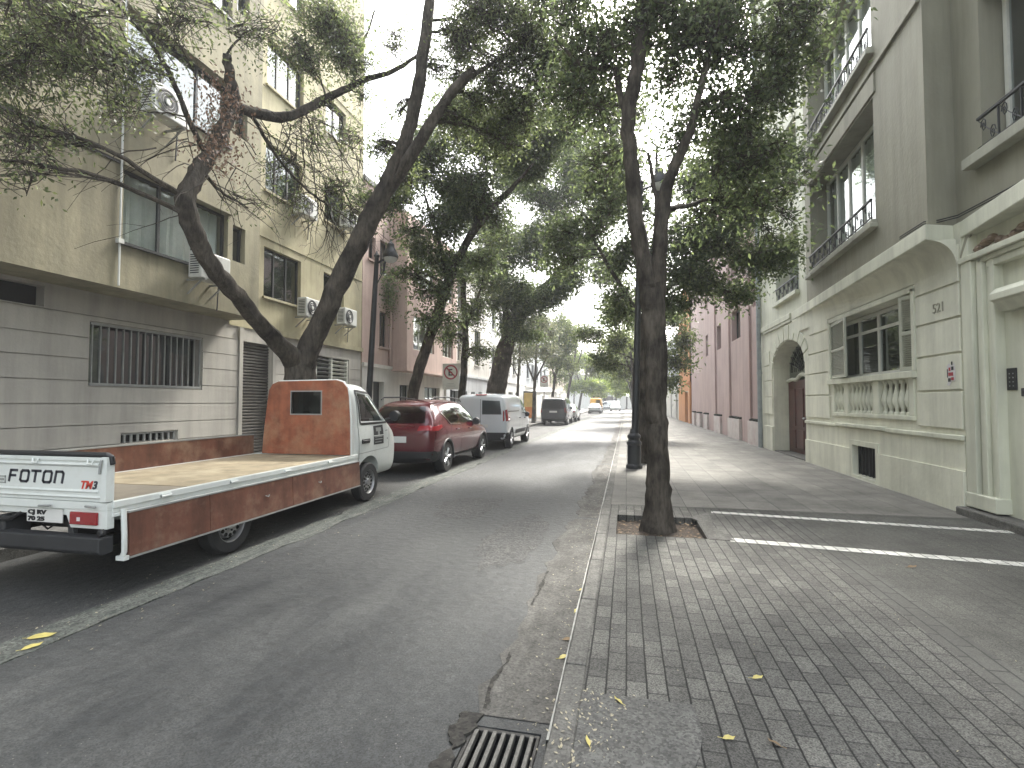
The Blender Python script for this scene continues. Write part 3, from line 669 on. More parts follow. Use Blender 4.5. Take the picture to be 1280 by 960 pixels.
# filler between the square head and the arch curve
def arch_pts(n=16, hw=AH, zs_=ASP, zt=ATOP, cy=AY): return [(cy - hw*math.cos(PI*i/n), zs_ + (zt-zs_)*math.sin(PI*i/n)) for i in range(n+1)]
ap = arch_pts()
for i in range(len(ap)-1):
    (a, za), (b, zb) = ap[i], ap[i+1]
    w.quad((XW,a,za),(XW,b,zb),(XW,b,ATOP),(XW,a,ATOP))
    w.quad((XW,a,za),(XW,b,zb),(XW+.5,b,zb),(XW+.5,a,za))
w.quad((XW+.32,AY-AH,0),(XW+.32,AY-AH,ASP),(XW+.5,AY-AH,ASP),(XW+.5,AY-AH,0)); w.quad((XW+.32,AY+AH,0),(XW+.32,AY+AH,ASP),(XW+.5,AY+AH,ASP),(XW+.5,AY+AH,0))
w.wall('y', 18.72, 18.6, XW, 14, 0, RH, sides=False); w.wall('y', 8.1, 8.2, XW, XW+.3, 0, 4.02, sides=False)
w.build('ground_floor_wall', MATS['cream'], R)
# rusticated courses, proud of the wall by 25 mm with real joints
cz = [1.12,1.165,1.71,2.23,2.72,3.19,3.62]
cs = [(1.185,1.70),(1.73,2.22),(2.25,2.71),(2.74,3.18),(3.21,3.72)]
rb = MB()
for (a, b) in cs: rb.box(XW-.03, XW-.001, 8.12, 9.2, a, b)
rb.build('masonry_pier', MATS['cream'], R, bevel=.008); rb = MB()
for (a, b) in cs: rb.box(XW-.03, XW-.001, 12.78, AY-AH-.34 if a > 2.4 else AY-AH-.06, a, b) if not a > 3.15 else rb.box(XW-.03, XW-.001, 12.78, 14.0, a, b)
rb.build('masonry_pier', MATS['cream'], R, bevel=.008); rb = MB()
for (a, b) in cs[:4]: rb.box(XW-.03, XW-.001, AY+AH+(.36 if a > 2.4 else .07), 18.35, a, b)
rb.build('masonry_pier', MATS['cream'], R, bevel=.008)
vs_ = MB()
n = 11
for i in range(n):
    t0, t1 = PI*(i+.06)/n, PI*(i+.94)/n
    def P(t, k): return (AY - (AH+k)*math.cos(t), ASP + (ATOP-ASP+k*1.05)*math.sin(t))
    k2 = .42 if i in (4,5,6) else .36
    vs_.prism([P(t0,.02),P((t0+t1)/2,.02),P(t1,.02),P(t1,k2),P((t0+t1)/2,k2),P(t0,k2)], 'x', XW-.032, XW-.001)
vs_.build('arch_voussoirs', MATS['moulding'], R, bevel=.006)
# plinth
pl = MB(); pl.wall('x', XW-.05, XW, 8.1, AY-AH-.05, 0, .62, [(10.52,11.7,.06,.78)]); pl.wall('x', XW-.02, XW, 8.1, AY-AH-.05, .62, 1.03, [(10.52,11.7,.5,.78)])
pl.wall('x', XW-.05, XW, AY+AH+.05, 18.4, 0, .8)
pl.build('plinth', MATS['cream'], R)
pb = MB(); pb.box(XW-.06,XW-.001,8.1,10.2,1.03,1.10); pb.box(XW-.09,XW-.001,10.2,12.3,1.05,1.12); pb.box(XW-.06,XW-.001,12.3,AY-AH-.06,1.03,1.10); pb.build('plinth_moulding', MATS['moulding'], R, bevel=.012)
# basement window
q = MB(); q.wall('x', XW-.045, XW+.03, 10.5, 11.72, .04, .80, [(10.62,11.6,.12,.70)]); q.build('basement_frame', MATS['moulding'], R, bevel=.006)
q = MB(); q.box(XW+.1,XW+.12,10.58,11.66,.08,.74); bgr = q.build('basement_grille', MATS['void'], R)
for i in range(7):
    q = MB(); yy = 10.66+i*.15; q.box(XW+.06,XW+.075,yy,yy+.02,.12,.70); q.build('bar', MATS['iron'], bgr)
# balustrade
q = MB(); q.box(XW-.09,XW+.14,9.2,12.72,1.94,2.05); q.box(XW-.04,XW+.14,9.3,12.62,1.26,1.335)
q.box(XW-.035,XW+.12,9.3,9.44,1.335,1.94); q.box(XW-.035,XW+.12,12.48,12.62,1.335,1.94); q.box(XW-.035,XW+.12,10.45,10.68,1.335,1.94); q.box(XW-.035,XW+.12,11.75,11.95,1.335,1.94)
bal = q.build('balustrade', MATS['moulding'], R, bevel=.01)
prof = [(.035,0),(.05,.0),(.05,.04),(.028,.06),(.03,.1),(.062,.2),(.066,.26),(.045,.38),(.026,.48),(.028,.52),(.05,.55),(.05,.605),(.03,.605)]
for (a, b, n) in ((9.46,10.43,5),(10.7,11.73,6),(11.97,12.46,3)):
    for i in range(n):
        yy = a + (b-a)*(i+.5)/n; m_ = MB(); m_.lathe(prof, (XW+.03,yy,1.335), 12); m_.build('baluster', MATS['moulding'], bal, smooth=True)
q = MB(); q.box(XW+.16,XW+.2,9.3,12.65,1.2,2.0); q.build('balustrade_back', MATS['cream_shaded'], R)
# window behind the balustrade with shutters
win(R, 'x', XW+.26, -1, 9.36, 12.6, 2.06, 3.28, cols=4, rows=1, fm='white_frame', gm='glass', fw=.07, transom=2.95)
def shutter_mb(parent, hy, hx, ang, wd, z0, z1):
    c_, s_ = math.cos(ang), math.sin(ang)
    def T(p): return (hx + p[0]*c_ - p[1]*s_, hy + p[0]*s_ + p[1]*c_, p[2])
    m_ = MB(T); m_.box(-.02,.02,0,.06,z0,z1); m_.box(-.02,.02,-wd,-wd+.06,z0,z1)
    for z in (z0, (z0+z1)/2-.03, z1-.06): m_.box(-.02,.02,-wd+.06,-.0,z,z+.06)
    sh = m_.build('shutter', MATS['shutter_cream'], parent)
    m_ = MB(T); z = z0+.07
    while z < z1-.08:
        if abs(z-(z0+z1)/2) > .04: m_.prism([(-.015,z),(.012,z+.02),(.012,z+.026),(-.015,z+.006)], 'y', -wd+.06, 0)
        z += .035
    m_.build('slats', MATS['shutter_cream'], sh)
shutter_mb(R, 12.62, XW+.0, math.radians(-7), 1.06, 2.07, 3.28)
shutter_mb(R, 9.34, XW+.02, math.radians(-168), .3, 2.07, 3.28)
q = MB(); q.box(XW-.05,XW+.01,9.2,9.3,2.06,3.36); q.box(XW-.05,XW+.01,12.65,12.75,2.06,3.36); q.box(XW-.05,XW+.01,9.2,12.75,3.3,3.4); q.build('window_surround', MATS['moulding'], R, bevel=.01)
# arched door
dm = MB(); dm.box(XW+.42,XW+.47,AY-AH,AY+AH,0.05,2.2); d_ = dm.build('arched_door', MATS['door_wood'], R)
for i in range(4):
    for (z0, z1) in ((.2,.75),(.85,1.95)):
        y0 = AY-AH+.12+i*.7; q = MB(); q.box(XW+.395,XW+.42,y0,y0+.52,z0,z1); q.build('door_panel', MATS['door_wood'], d_, bevel=.012)
q = MB(); q.lathe([(.025,0),(.03,-.05),(.012,-.08)], (XW+.395,AY-.12,1.1), 10, 'x'); q.build('handle', MATS['alloy'], d_, smooth=True)
q = MB(); pts = [(XW+.4, AY-AH+.02+i*(2*AH-.04)/30, 2.22+.13*math.exp(-((i-15)/4.5)**2)+.02*math.sin(i*.8)) for i in range(31)]; q.tube(pts, .055, 8); q.build('door_head_moulding', MATS['moulding'], R, smooth=True)
fan = MB()
fp = arch_pts(20, AH, ASP, ATOP)
fan.prism([(AY-AH,2.2)]+fp+[(AY+AH,2.2)], 'x', XW+.46, XW+.48); fo = fan.build('fanlight', MATS['glass'], R)
ir = MB()
for i in range(1, 12):
    t = PI*i/12; ir.tube([(XW+.44,AY-.35*math.cos(t),2.45+.1*math.sin(t)),(XW+.44,AY-AH*.98*math.cos(t),ASP+(ATOP-ASP)*.97*math.sin(t))], .012, 5)
for k in (.35,.62,.85): ir.tube([(XW+.44,AY-AH*k*math.cos(PI*i/20),2.45+(ATOP-2.45)*k*math.sin(PI*i/20)) for i in range(21)], .012, 5)
ir.build('iron_tracery', MATS['iron'], fo, smooth=True)
q = MB(); q.box(XW+.0,XW+.5,AY-AH,AY+AH,.0,.075); q.build('threshold', MATS['kerb_stone'], R)
q = MB(); q.box(XW+.9,XW+.92,AY-AH-.2,AY+AH+.2,2.0,3.5); q.build('hall_back', MATS['void'], R)
# cornice / balcony slab: plan outline, thick at the front, coved below
plan = [(4.45,15.4),(4.06,8.09),(4.49,8.24),(4.30,6.7),(4.1,4.0),(5.2,4.0),(5.2,15.4)]
q = MB(); q.prism(plan, 'z', 3.80, 4.02); q.box(4.40,4.6,15.4,18.72,3.86,4.02); q.box(4.42,4.6,15.4,18.3,3.78,3.86)
q.build('cornice', MATS['moulding'], R, bevel=.012)
cv = MB()  # cove under the bay
nseg = 8
for i in range(nseg):
    t0, t1 = PI/2*i/nseg, PI/2*(i+1)/nseg
    def Q(t, yy):
        xo = 4.45 - .0534*(15.4-yy) + .05; xi = XW-.031
        f_ = 1-math.cos(t); zz = 3.42 + .38*math.sin(t)
        return (xi + (min(xo, xi)-xi)*f_, yy, zz)
    N_ = 24
    for k in range(N_):
        ya, yb = 15.3 - (15.3-8.13)*k/N_, 15.3 - (15.3-8.13)*(k+1)/N_
        cv.quad(Q(t0,ya), Q(t0,yb), Q(t1,yb), Q(t1,ya))
vsd = [Q(PI/2*i/nseg, 8.13) for i in range(nseg+1)]
cv.add(vsd+[(XW-.031,8.13,3.8)], [tuple(range(nseg+2))])
cv.build('cove', MATS['cream'], R, smooth=True)
# upper walls ---------------------------------------------------------------
SR = 3.05
def bw_(p): return (p[0] + .0534*(p[1]-15.4), p[1], p[2])     # the bay front is skewed out towards the entrance
XB = 4.53
bh = [(9.92,13.72,4.72+SR*k,6.88+SR*k) for k in range(4)]
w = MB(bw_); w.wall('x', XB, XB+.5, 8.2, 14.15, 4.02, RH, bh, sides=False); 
w.build('bay_wall', MATS['cream_shaded'], R)
w = MB(); w.quad((4.145,8.2,4.02),(4.56,8.32,4.02),(4.56,8.32,RH),(4.145,8.2,RH)); w.quad((XB-.067,14.15,4.02),(4.62,14.2,4.02),(4.62,14.2,RH),(XB-.067,14.15,RH)); w.build('bay_side', MATS['cream_shaded'], R)
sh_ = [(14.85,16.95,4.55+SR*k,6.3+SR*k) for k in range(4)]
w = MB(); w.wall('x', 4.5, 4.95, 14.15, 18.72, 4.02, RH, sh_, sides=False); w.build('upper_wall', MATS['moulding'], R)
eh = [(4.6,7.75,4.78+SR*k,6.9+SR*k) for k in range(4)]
w = MB(); w.wall('x', 4.56, 4.9, 2.0, 8.33, 4.02, RH, eh, sides=False); w.build('entrance_upper_wall', MATS['cream_shaded'], R)
q = MB(); q.box(5.3,14,2,18.5,3.4,RH-.1); q.box(5.3,14,2,18.5,0,3.4); q.build('interior', MATS['interior'], R)
q = MB(); q.box(4.1,14,2,18.75,RH,RH+.3); q.build('roof', MATS['roof'], R)
def railing(parent, x, y0, y1, z, h, warp=None):
    m_ = MB(warp); m_.box(x-.02,x+.02,y0,y1,z+h-.03,z+h); m_.box(x-.012,x+.012,y0,y1,z+.04,z+.06)
    r_ = m_.build('railing', MATS['iron'], parent)
    n = max(3, int((y1-y0)/.36)); st = (y1-y0)/n
    m_ = MB(warp)
    for i in range(n):
        a = y0+st*i; m_.box(x-.01,x+.01,a-.008,a+.008,z,z+h-.03)
        for sg in (1,-1):
            pts = []
            for k in range(15):
                t = k/14*3.6*PI; rr = (h*.22)*(1-k/15); pts.append((x, a+st*.5+sg*(st*.22)+sg*rr*math.cos(t)*.55, z+h*.5+sg*h*.18+rr*math.sin(t)))
            m_.tube(pts, .007, 4)
        m_.tube([(x,a,z+.06),(x,a+st*.5,z+h*.5),(x,a+st,z+h-.03)], .006, 4)
    m_.build('scrollwork', MATS['iron'], r_)
    return r_
for k in range(4):
    z0, z1 = 4.72+SR*k, 6.88+SR*k
    win(R, 'x', XB+.40, -1, 10.0, 13.64, z0+.02, z1-.02, cols=5, rows=1, fm='white_frame', gm='clear_glass', fw=.075, curtain=('curtain',), warp=bw_)
    q = MB(bw_); q.box(XB-.13,XB+.05,9.82,13.82,z0-.16,z0-.08); q.box(XB-.08,XB+.05,9.88,13.76,z0-.08,z0); q.build('sill', MATS['trim_shaded'], R, bevel=.01)
    railing(R, XB-.05, 9.95, 13.7, z0, .38, bw_)
    q = MB(bw_); q.box(XB-.05,XB+.02,8.25,14.1,z1+.42,z1+.50); q.box(XB-.03,XB+.02,9.8,13.85,z1+.03,z1+.38); q.build('spandrel_moulding', MATS['cream_shaded'], R, bevel=.01)
    win(R, 'x', 4.9, -1, 14.9, 16.9, 4.57+SR*k, 6.28+SR*k, cols=2, fm='white_frame', fw=.07, curtain=('curtain',))
    q = MB(); q.box(4.38,4.6,14.78,17.02,4.44+SR*k,4.55+SR*k); q.build('sill', MATS['moulding'], R, bevel=.01)
    railing(R, 4.47, 14.88, 16.92, 4.55+SR*k, .42)
    win(R, 'x', 4.85, -1, 4.65, 7.7, 4.8+SR*k, 6.88+SR*k, cols=4, fm='white_frame', fw=.07)
    q = MB(); q.box(4.40,4.62,4.5,7.9,4.64+SR*k,4.78+SR*k); q.build('sill', MATS['trim_shaded'], R, bevel=.01)
    railing(R, 4.48, 4.7, 7.68, 4.78+SR*k, .45)
# entrance portal
w = MB(); w.wall('x', 4.60, 4.95, 2.0, 8.1, 0, 3.8, [(5.2,7.12,0,2.62)], sides=False); w.build('portal_wall', MATS['moulding'], R)
pp = MB()
for (a, b, x) in ((7.86,8.06,4.44),(7.80,7.86,4.50),(7.70,7.80,4.47),(7.60,7.70,4.52),(7.52,7.60,4.49)): pp.box(x,4.62,a,b,.17,3.42)
pp.box(4.43,4.62,7.5,8.08,.17,.36)
for i, (z0, z1, x) in enumerate(((3.42,3.5,4.42),(3.36,3.42,4.47),(3.27,3.36,4.50))): pp.box(x,4.62,2,8.08 if i == 0 else 7.86-i*.1,z0,z1)
pp.build('portal_surround', MATS['moulding'], R, bevel=.012)
q = MB(); q.prism([(4.62,2.66),(4.5,2.66),(4.42,2.78),(4.38,2.8),(4.38,2.88),(4.45,2.95),(4.62,2.95)], 'y', 2.0, 7.42); q.build('door_hood', MATS['moulding'], R, bevel=.008)
q = MB(); q.prism([(4.62,3.5),(4.47,3.5),(4.50,3.8),(4.62,3.8)], 'y', 7.98, 8.1); q.build('console', MATS['moulding'], R, bevel=.01)
sw = MB()
for i in range(26):
    yy = 7.9-i*.13; sw.lathe([(.01,-.05),(.06,-.03),(.075,.0),(.05,.04),(.01,.06)], (4.585-.01*random.random(),yy,3.60+.05*math.sin(i*1.1)+random.uniform(-.02,.02)), 8)
sw.build('worn_garland', MATS['rusty'], R, smooth=True)
q = MB(); q.box(4.85,4.9,5.2,7.12,.15,2.62); dd = q.build('entrance_door', MATS['door_wood'], R)
for (a, b) in ((5.3,6.1),(6.25,7.0)):
    for (z0, z1) in ((.35,1.1),(1.25,2.4)):
        q = MB(); q.box(4.83,4.85,a,b,z0,z1); q.build('door_panel', MATS['door_wood'], dd, bevel=.01)
q = MB(); q.box(4.33,5.2,2,8.12,.0,.15); q.build('step', MATS['kerb_stone'], R, bevel=.015)
q = MB(); q.box(4.585,4.602,7.34,7.5,1.70,1.97); ic = q.build('intercom_panel', MATS['plastic_dark'], R, bevel=.006)
bb = MB()
for i in range(4):
    for j in range(2): bb.lathe([(.008,0),(.008,-.006),(.003,-.007)], (4.585,7.385+j*.06,1.75+i*.05), 8, 'x')
bb.build('buttons', MATS['grey_metal'], ic)
q = MB(); q.box(4.57,4.602,7.19,7.25,1.62,1.72); q.build('bell_box', MATS['black'], R, bevel=.008)
# drain pipe at the far corner
dp = MB(); dp.tube([(4.36,18.55,.02),(4.36,18.55,RH)], .075, 12)
for z in (2.5,5.5,8.5,11.5): dp.lathe([(.078,0),(.09,.0),(.09,.07),(.078,.07)], (4.36,18.55,z), 12)
dp.build('drainpipe', mat('pipe_grey', (.30,.33,.34), .45, metal=.2, var=.2, vscale=4), R, smooth=True)
dp = MB(); dp.tube([(4.52,7.98,3.85),(4.5,8.1,3.55),(4.5,8.1,3.25),(4.56,8.12,3.05)], .035, 8); dp.build('short_pipe', MATS['cream_shaded'], R, smooth=True)
# cables along the cornice
for k, dz in enumerate((.03, .06)):
    cb = MB(); cb.tube([(4.12,8.9,4.03+dz),(4.12,8.25,4.04+dz),(4.3,8.24,4.05+dz),(4.48,8.15,4.07+dz),(4.5,7.2,4.06+dz),(4.48,5,4.05+dz)], .009, 5); cb.build('cable', MATS['black'], R, smooth=True)
# house number in relief and the tattered sticker
vs, fs = text_mb('521', .2, .006)
q = MB(); q.add([(XW-.034-p[2], 8.72-p[0], 2.86+p[1]) for p in vs], fs); q.build('house_number', MATS['cream_shaded'], R)
stk = MB(); stk.prism([(8.43,1.80),(8.40,1.82),(8.39,1.96),(8.42,2.06),(8.36,2.10),(8.30,2.06),(8.25,2.10),(8.22,1.98),(8.24,1.84),(8.30,1.86),(8.36,1.78)], 'x', XW-.036, XW-.0335)
so = stk.build('notice', mat('paper', (.62,.6,.6), .7, var=.1, vscale=30), R)
rs = MB(); rs.box(XW-.038,XW-.0362,8.27,8.38,1.92,1.97); rs.box(XW-.038,XW-.0362,8.33,8.37,1.99,2.04); rs.box(XW-.038,XW-.0362,8.26,8.32,1.86,1.90); rs.build('red_marks', mat('red_ink', (.35,.04,.05), .6, var=.1), so)
rs = MB(); rs.box(XW-.038,XW-.0362,8.33,8.39,1.84,1.89); rs.box(XW-.038,XW-.0362,8.26,8.31,2.0,2.05); rs.box(XW-.038,XW-.0362,8.39,8.41,1.9,2.02); rs.box(XW-.038,XW-.0362,8.28,8.31,2.07,2.12); rs.build('dark_marks', MATS['black'], so)

# ================================================================== RIGHT: pink building with stepped piers
mat('mauve', (.44,.33,.305), .85, var=.08, vscale=.8, streak=.18, bump=.12, bscale=16)
mat('mauve_block', (.40,.35,.33), .85, var=.1, vscale=2)
mat('orange_render', (.55,.25,.10), .85, var=.08, vscale=.9, streak=.15)
mat('planter_pale', (.55,.5,.47), .8, var=.1, vscale=3, stain=(.35,.18,.18), stain_amt=.4, stain_scale=2)
K = thing('mauve_building', 'mauve building with stepped vertical piers and pale low planters beyond the cream building', 'building', (8, 28, 0))
edges = [18.75, 20.35, 24.2, 27.9, 31.9, 35.5, 38.2]
kh = []
for k in range(3):
    kh += [(21.75,23.9,4.2+k*2.7,5.5+k*2.7), (18.9,20.0,5.0+k*2.7,6.6+k*2.7), (30.0,31.4,4.2+k*2.7,5.4+k*2.7), (26.0,27.6,6.9+k*2.7 if k else 4.2,8.1+k*2.7 if k else 5.4)]
kh = [h for h in kh if h[3] < 11]
w = MB(); w.wall('x', 4.52, 4.85, 18.75, 38.2, 0, 11.3, kh); w.wall('y', 38.2, 38, 4.5, 12, 0, 11.3, sides=False); w.build('wall', MATS['mauve'], K)
q = MB(); q.box(5.15,12,18.9,38,0,11.2); q.build('interior', MATS['interior'], K)
q = MB(); q.box(4.3,12,18.8,38.25,11.3,11.5); q.build('roof', MATS['roof'], K)
for h in kh: win(K, 'x', 4.78, -1, *h, cols=2)
for (a, b, xx) in ((20.35,21.75,4.44),(24.2,26.0,4.44),(27.9,30.0,4.44)):
    q = MB(); q.box(xx,4.515,a,b,0,11.28); q.build('pier', MATS['mauve'], K)
mat('hedge_dark', (.012,.016,.01), .9, var=.4, vscale=20, bump=1, bscale=30)
for (a, b) in ((18.78,20.33),(21.8,24.15),(26.05,27.85),(30.05,31.4),(33.0,34.4),(35.6,36.8)):
    q = MB(); q.box(4.34,4.51,a,b,.0,.88); pb = q.build('planter', MATS['planter_pale'], K)
    q = MB()
    for i in range(int((b-a)*12)):
        yy = a+.06+(b-a-.12)*random.random(); q.lathe([(.01,0),(.06,.03),(.07,.07),(.03,.11)], (4.43+random.uniform(-.05,.05),yy,.86), 6)
    q.build('planting', MATS['hedge_dark'], pb)
q = MB(); q.lathe([(.1,0),(.1,-.02),(.02,-.022)], (4.52,19.35,1.66), 18, 'x'); rd = q.build('round_plaque', mat('maroon', (.16,.05,.05), .6, var=.1), K)
simple_block('orange_house', 'orange rendered building with a brown door past the mauve building', 4.4, 38.25, 46, 10.2, 'orange_render',
    [(40,41.2,4+k*2.8,5.6+k*2.8) for k in range(2)] + [(43,44.2,4+k*2.8,5.6+k*2.8) for k in range(2)], 'orange_render', 3.0, s=-1, doors=[(39.3,41.2,.05,2.4)])
simple_block('grey_building', 'pale grey building past the orange one on the right side of the street', 4.5, 46.05, 66, 7.5, 'pale_grey_render',
    [(47.5+i*3, 49+i*3, 3.8+k*2.6, 5.2+k*2.6) for i in range(6) for k in range(1)], 'white_render', 3.0, s=-1, doors=[(48,49.5,.05,2.4),(54,55.5,.05,2.4)])
simple_block('far_white_building', 'distant white building farthest down the right side', 4.6, 66.05, 92, 9, 'white_render2',
    [(68+i*3, 69.5+i*3, 3.8+k*2.6, 5.2+k*2.6) for i in range(8) for k in range(2)], 'white_render2', 3.0, s=-1)
# building closing the street
eb = thing('street_end_building', 'low pale building with dark entrance closing the far end of the street', 'building', (-2, 128, 0))
w = MB(); w.wall('y', 125, 125.5, -30, 24, 0, 8, [(-6+i*3, -4.4+i*3, 4.6, 6.4) for i in range(8)] + [(-5.5,-2.2,0,3)]); w.wall('x', -30, -29.5, 125, 138, 0, 8, sides=False); w.wall('x', 24, 23.5, 125, 138, 0, 8, sides=False); w.build('wall', MATS['white_render2'], eb)
for i in range(8): win(eb, 'y', 125.3, -1, -6+i*3, -4.4+i*3, 4.6, 6.4, cols=2)
q = MB(); q.box(-29,23,126,138,0,7.9); q.build('interior', MATS['interior'], eb)
q = MB(); q.box(-30.3,24.3,124.6,138,8,8.3); q.build('roof', MATS['roof'], eb)

# ================================================================== vehicles
from mathutils.geometry import delaunay_2d_cdt
def loft_body(st, name, m, parent, hw=1.0):
    """st rows: y, half width, z bottom, z belt, roof half width, z roof"""
    rows = []
    for (y, w, zb, zl, wr, zr) in st:
        zm = zb + (zl-zb)*.55
        half = [(0,zb),(w*.8,zb),(w*.965,zb+.07),(w,zm),(w*.995,zl-.10),(w*.965,zl),((w*.965+wr)/2+.03,(zl+zr)/2),(wr+.005,zr-.055),(wr*.86,zr),(0,zr+.02)]
        ring = [(x, y, z) for x, z in half] + [(-x, y, z) for x, z in half[-2:0:-1]]
        rows.append(ring)
    n = len(rows[0]); mb = MB()
    vs = [v for r_ in rows for v in r_]; fs = []
    for i in range(len(rows)-1):
        for k in range(n): fs.append((i*n+k, i*n+(k+1) % n, (i+1)*n+(k+1) % n, (i+1)*n+k))
    fs.append(tuple(range(n-1,-1,-1))); fs.append(tuple(range((len(rows)-1)*n, len(rows)*n)))
    mb.add(vs, fs)
    o = mb.build(name, MATS[m], parent, smooth=True, local=True)
    s = o.modifiers.new('s','SUBSURF'); s.levels = 2; s.render_levels = 2
    bpy.context.view_layer.update(); bake(o)
    o.data.polygons.foreach_set('use_smooth', [True]*len(o.data.polygons))
    return o
def bvh_of(o):
    return BVHTree.FromPolygons([tuple(v.co) for v in o.data.vertices], [tuple(p.vertices) for p in o.data.polygons])
def panel(bv, poly, side, off, name, m, parent, step=.09, thick=0):
    """a sheet cut to an outline and pressed onto the body; side: 'R' (+x), 'L', 'B' (rear, -y), 'F'"""
    P = []
    for i, p in enumerate(poly):
        q = poly[(i+1) % len(poly)]; d = math.dist(p, q); k = max(1, int(d/step))
        for j in range(k): P.append((p[0]+(q[0]-p[0])*j/k, p[1]+(q[1]-p[1])*j/k))
    nb = len(P); pts = [Vector(p) for p in P]
    us = [p[0] for p in P]; zs = [p[1] for p in P]
    u = min(us)+step/2
    while u < max(us):
        z = min(zs)+step/2
        while z < max(zs):
            pts.append(Vector((u, z))); z += step
        u += step
    r = delaunay_2d_cdt(pts, [], [list(range(nb))], 1, 1e-4)
    vs = []
    for v in r[0]:
        if side == 'R': o_, d_ = Vector((5, v[0], v[1])), Vector((-1,0,0))
        elif side == 'L': o_, d_ = Vector((-5, v[0], v[1])), Vector((1,0,0))
        elif side == 'B': o_, d_ = Vector((v[0], -9, v[1])), Vector((0,1,0))
        else: o_, d_ = Vector((v[0], 9, v[1])), Vector((0,-1,0))
        h = bv.ray_cast(o_, d_)
        if h[0] is None: vs.append(None); continue
        nn = h[1] if h[1].dot(d_) < 0 else -h[1]
        vs.append(h[0] + nn*off)
    good = [i for i, v in enumerate(vs) if v is not None]; mp = {g_: i for i, g_ in enumerate(good)}
    mb = MB(); mb.add([vs[i] for i in good], [tuple(mp[i] for i in f) for f in r[2] if all(i in mp for i in f)])
    return mb.build(name, MATS[m], parent, smooth=True, local=True)
def wheel(parent, x, y, r, w, style, outer=1, local=True, m='alloy', name='wheel'):
    o = node(name, parent, local=local)
    c = (x, y, r); s = outer
    t = MB(); t.lathe([(r*.62,-w/2),(r*.93,-w/2),(r,-w*.36),(r,w*.36),(r*.93,w/2),(r*.62,w/2),(r*.62,-w/2)], c, 36, 'x'); t.build('tyre', MATS['tyre'], o, smooth=True, local=local)
    f = MB(); f.lathe([(r*.64,s*w*.46),(r*.60,s*w*.48),(r*.57,s*w*.40),(r*.55,s*w*.1),(.02,s*w*.08)], c, 36, 'x', cap0=False)
    if style == 'steel':
        f.lathe([(r*.50,s*w*.12),(r*.45,s*w*.33),(r*.30,s*w*.36),(r*.20,s*w*.28),(r*.17,s*w*.44),(r*.10,s*w*.46),(.01,s*w*.46)], c, 28, 'x', cap0=False)
        rim = f.build('rim', MATS['steel_rim'], o, smooth=True, local=local)
        h = MB(); h.lathe([(r*.565,s*w*.14),(r*.465,s*w*.14),(r*.565,s*w*.14)], c, 30, 'x')  # dark ring and discs paint the shade of recess and holes
        for i in range(12):
            a = 2*PI*i/12; h.lathe([(r*.07,s*w*.2),(r*.07,s*w*.372),(.002,s*w*.372)], (c[0], c[1]+r*.38*math.cos(a), c[2]+r*.38*math.sin(a)), 8, 'x')
        for i in range(5):
            a = 2*PI*i/5; h.lathe([(r*.03,s*w*.3),(r*.03,s*w*.40),(.002,s*w*.40)], (c[0], c[1]+r*.24*math.cos(a), c[2]+r*.24*math.sin(a)), 6, 'x')
        h.build('rim_shade_discs', MATS['void'], rim, local=local)
    else:
        dk = f.build('rim', MATS['plastic_dark'], o, smooth=True, local=local)
        sp = MB(); n = 5 if style == 'five' else 8
        for i in range(n):
            a = 2*PI*i/n
            for da in ((-.13, .13) if style == 'five' else (0,)):
                p0 = (c[0]+s*w*.36, c[1]+r*.1*math.cos(a), c[2]+r*.1*math.sin(a)); p1 = (c[0]+s*w*.44, c[1]+r*.60*math.cos(a+da), c[2]+r*.60*math.sin(a+da))
                sp.tube([p0, p1], [r*.07, r*.055], 6)
        sp.lathe([(r*.62,s*w*.40),(r*.655,s*w*.46),(r*.62,s*w*.48),(r*.58,s*w*.44),(r*.62,s*w*.40)], c, 36, 'x')
        sp.lathe([(r*.13,s*w*.3),(r*.13,s*w*.45),(.01,s*w*.46)], c, 16, 'x')
        sp.build('spokes', MATS[m], dk, smooth=True, local=local)
    return o
mat('car_red', (.085,.004,.010), .22, var=.06, vscale=2, coat=.8, coords='obj')
mat('car_white', (.62,.65,.67), .25, var=.04, vscale=2, coat=.6, coords='obj')
mat('car_dark', (.035,.038,.042), .25, var=.05, coat=.7, coords='obj')
mat('car_silver', (.42,.43,.43), .28, metal=.4, var=.05, coat=.6, coords='obj')
mat('plate', (.65,.65,.62), .4, var=.05, coords='obj')
mat('chrome', (.7,.7,.7), .15, metal=1, var=0)
def plate(parent, bv, cx, z, txt, m='plate', size=.085, w=.5, side='B'):
    p = panel(bv, [(cx-w/2*.75,z),(cx+w/2*.75,z),(cx+w/2*.75,z+.13),(cx-w/2*.75,z+.13)], side, .015, 'number_plate', m, parent)
    return p
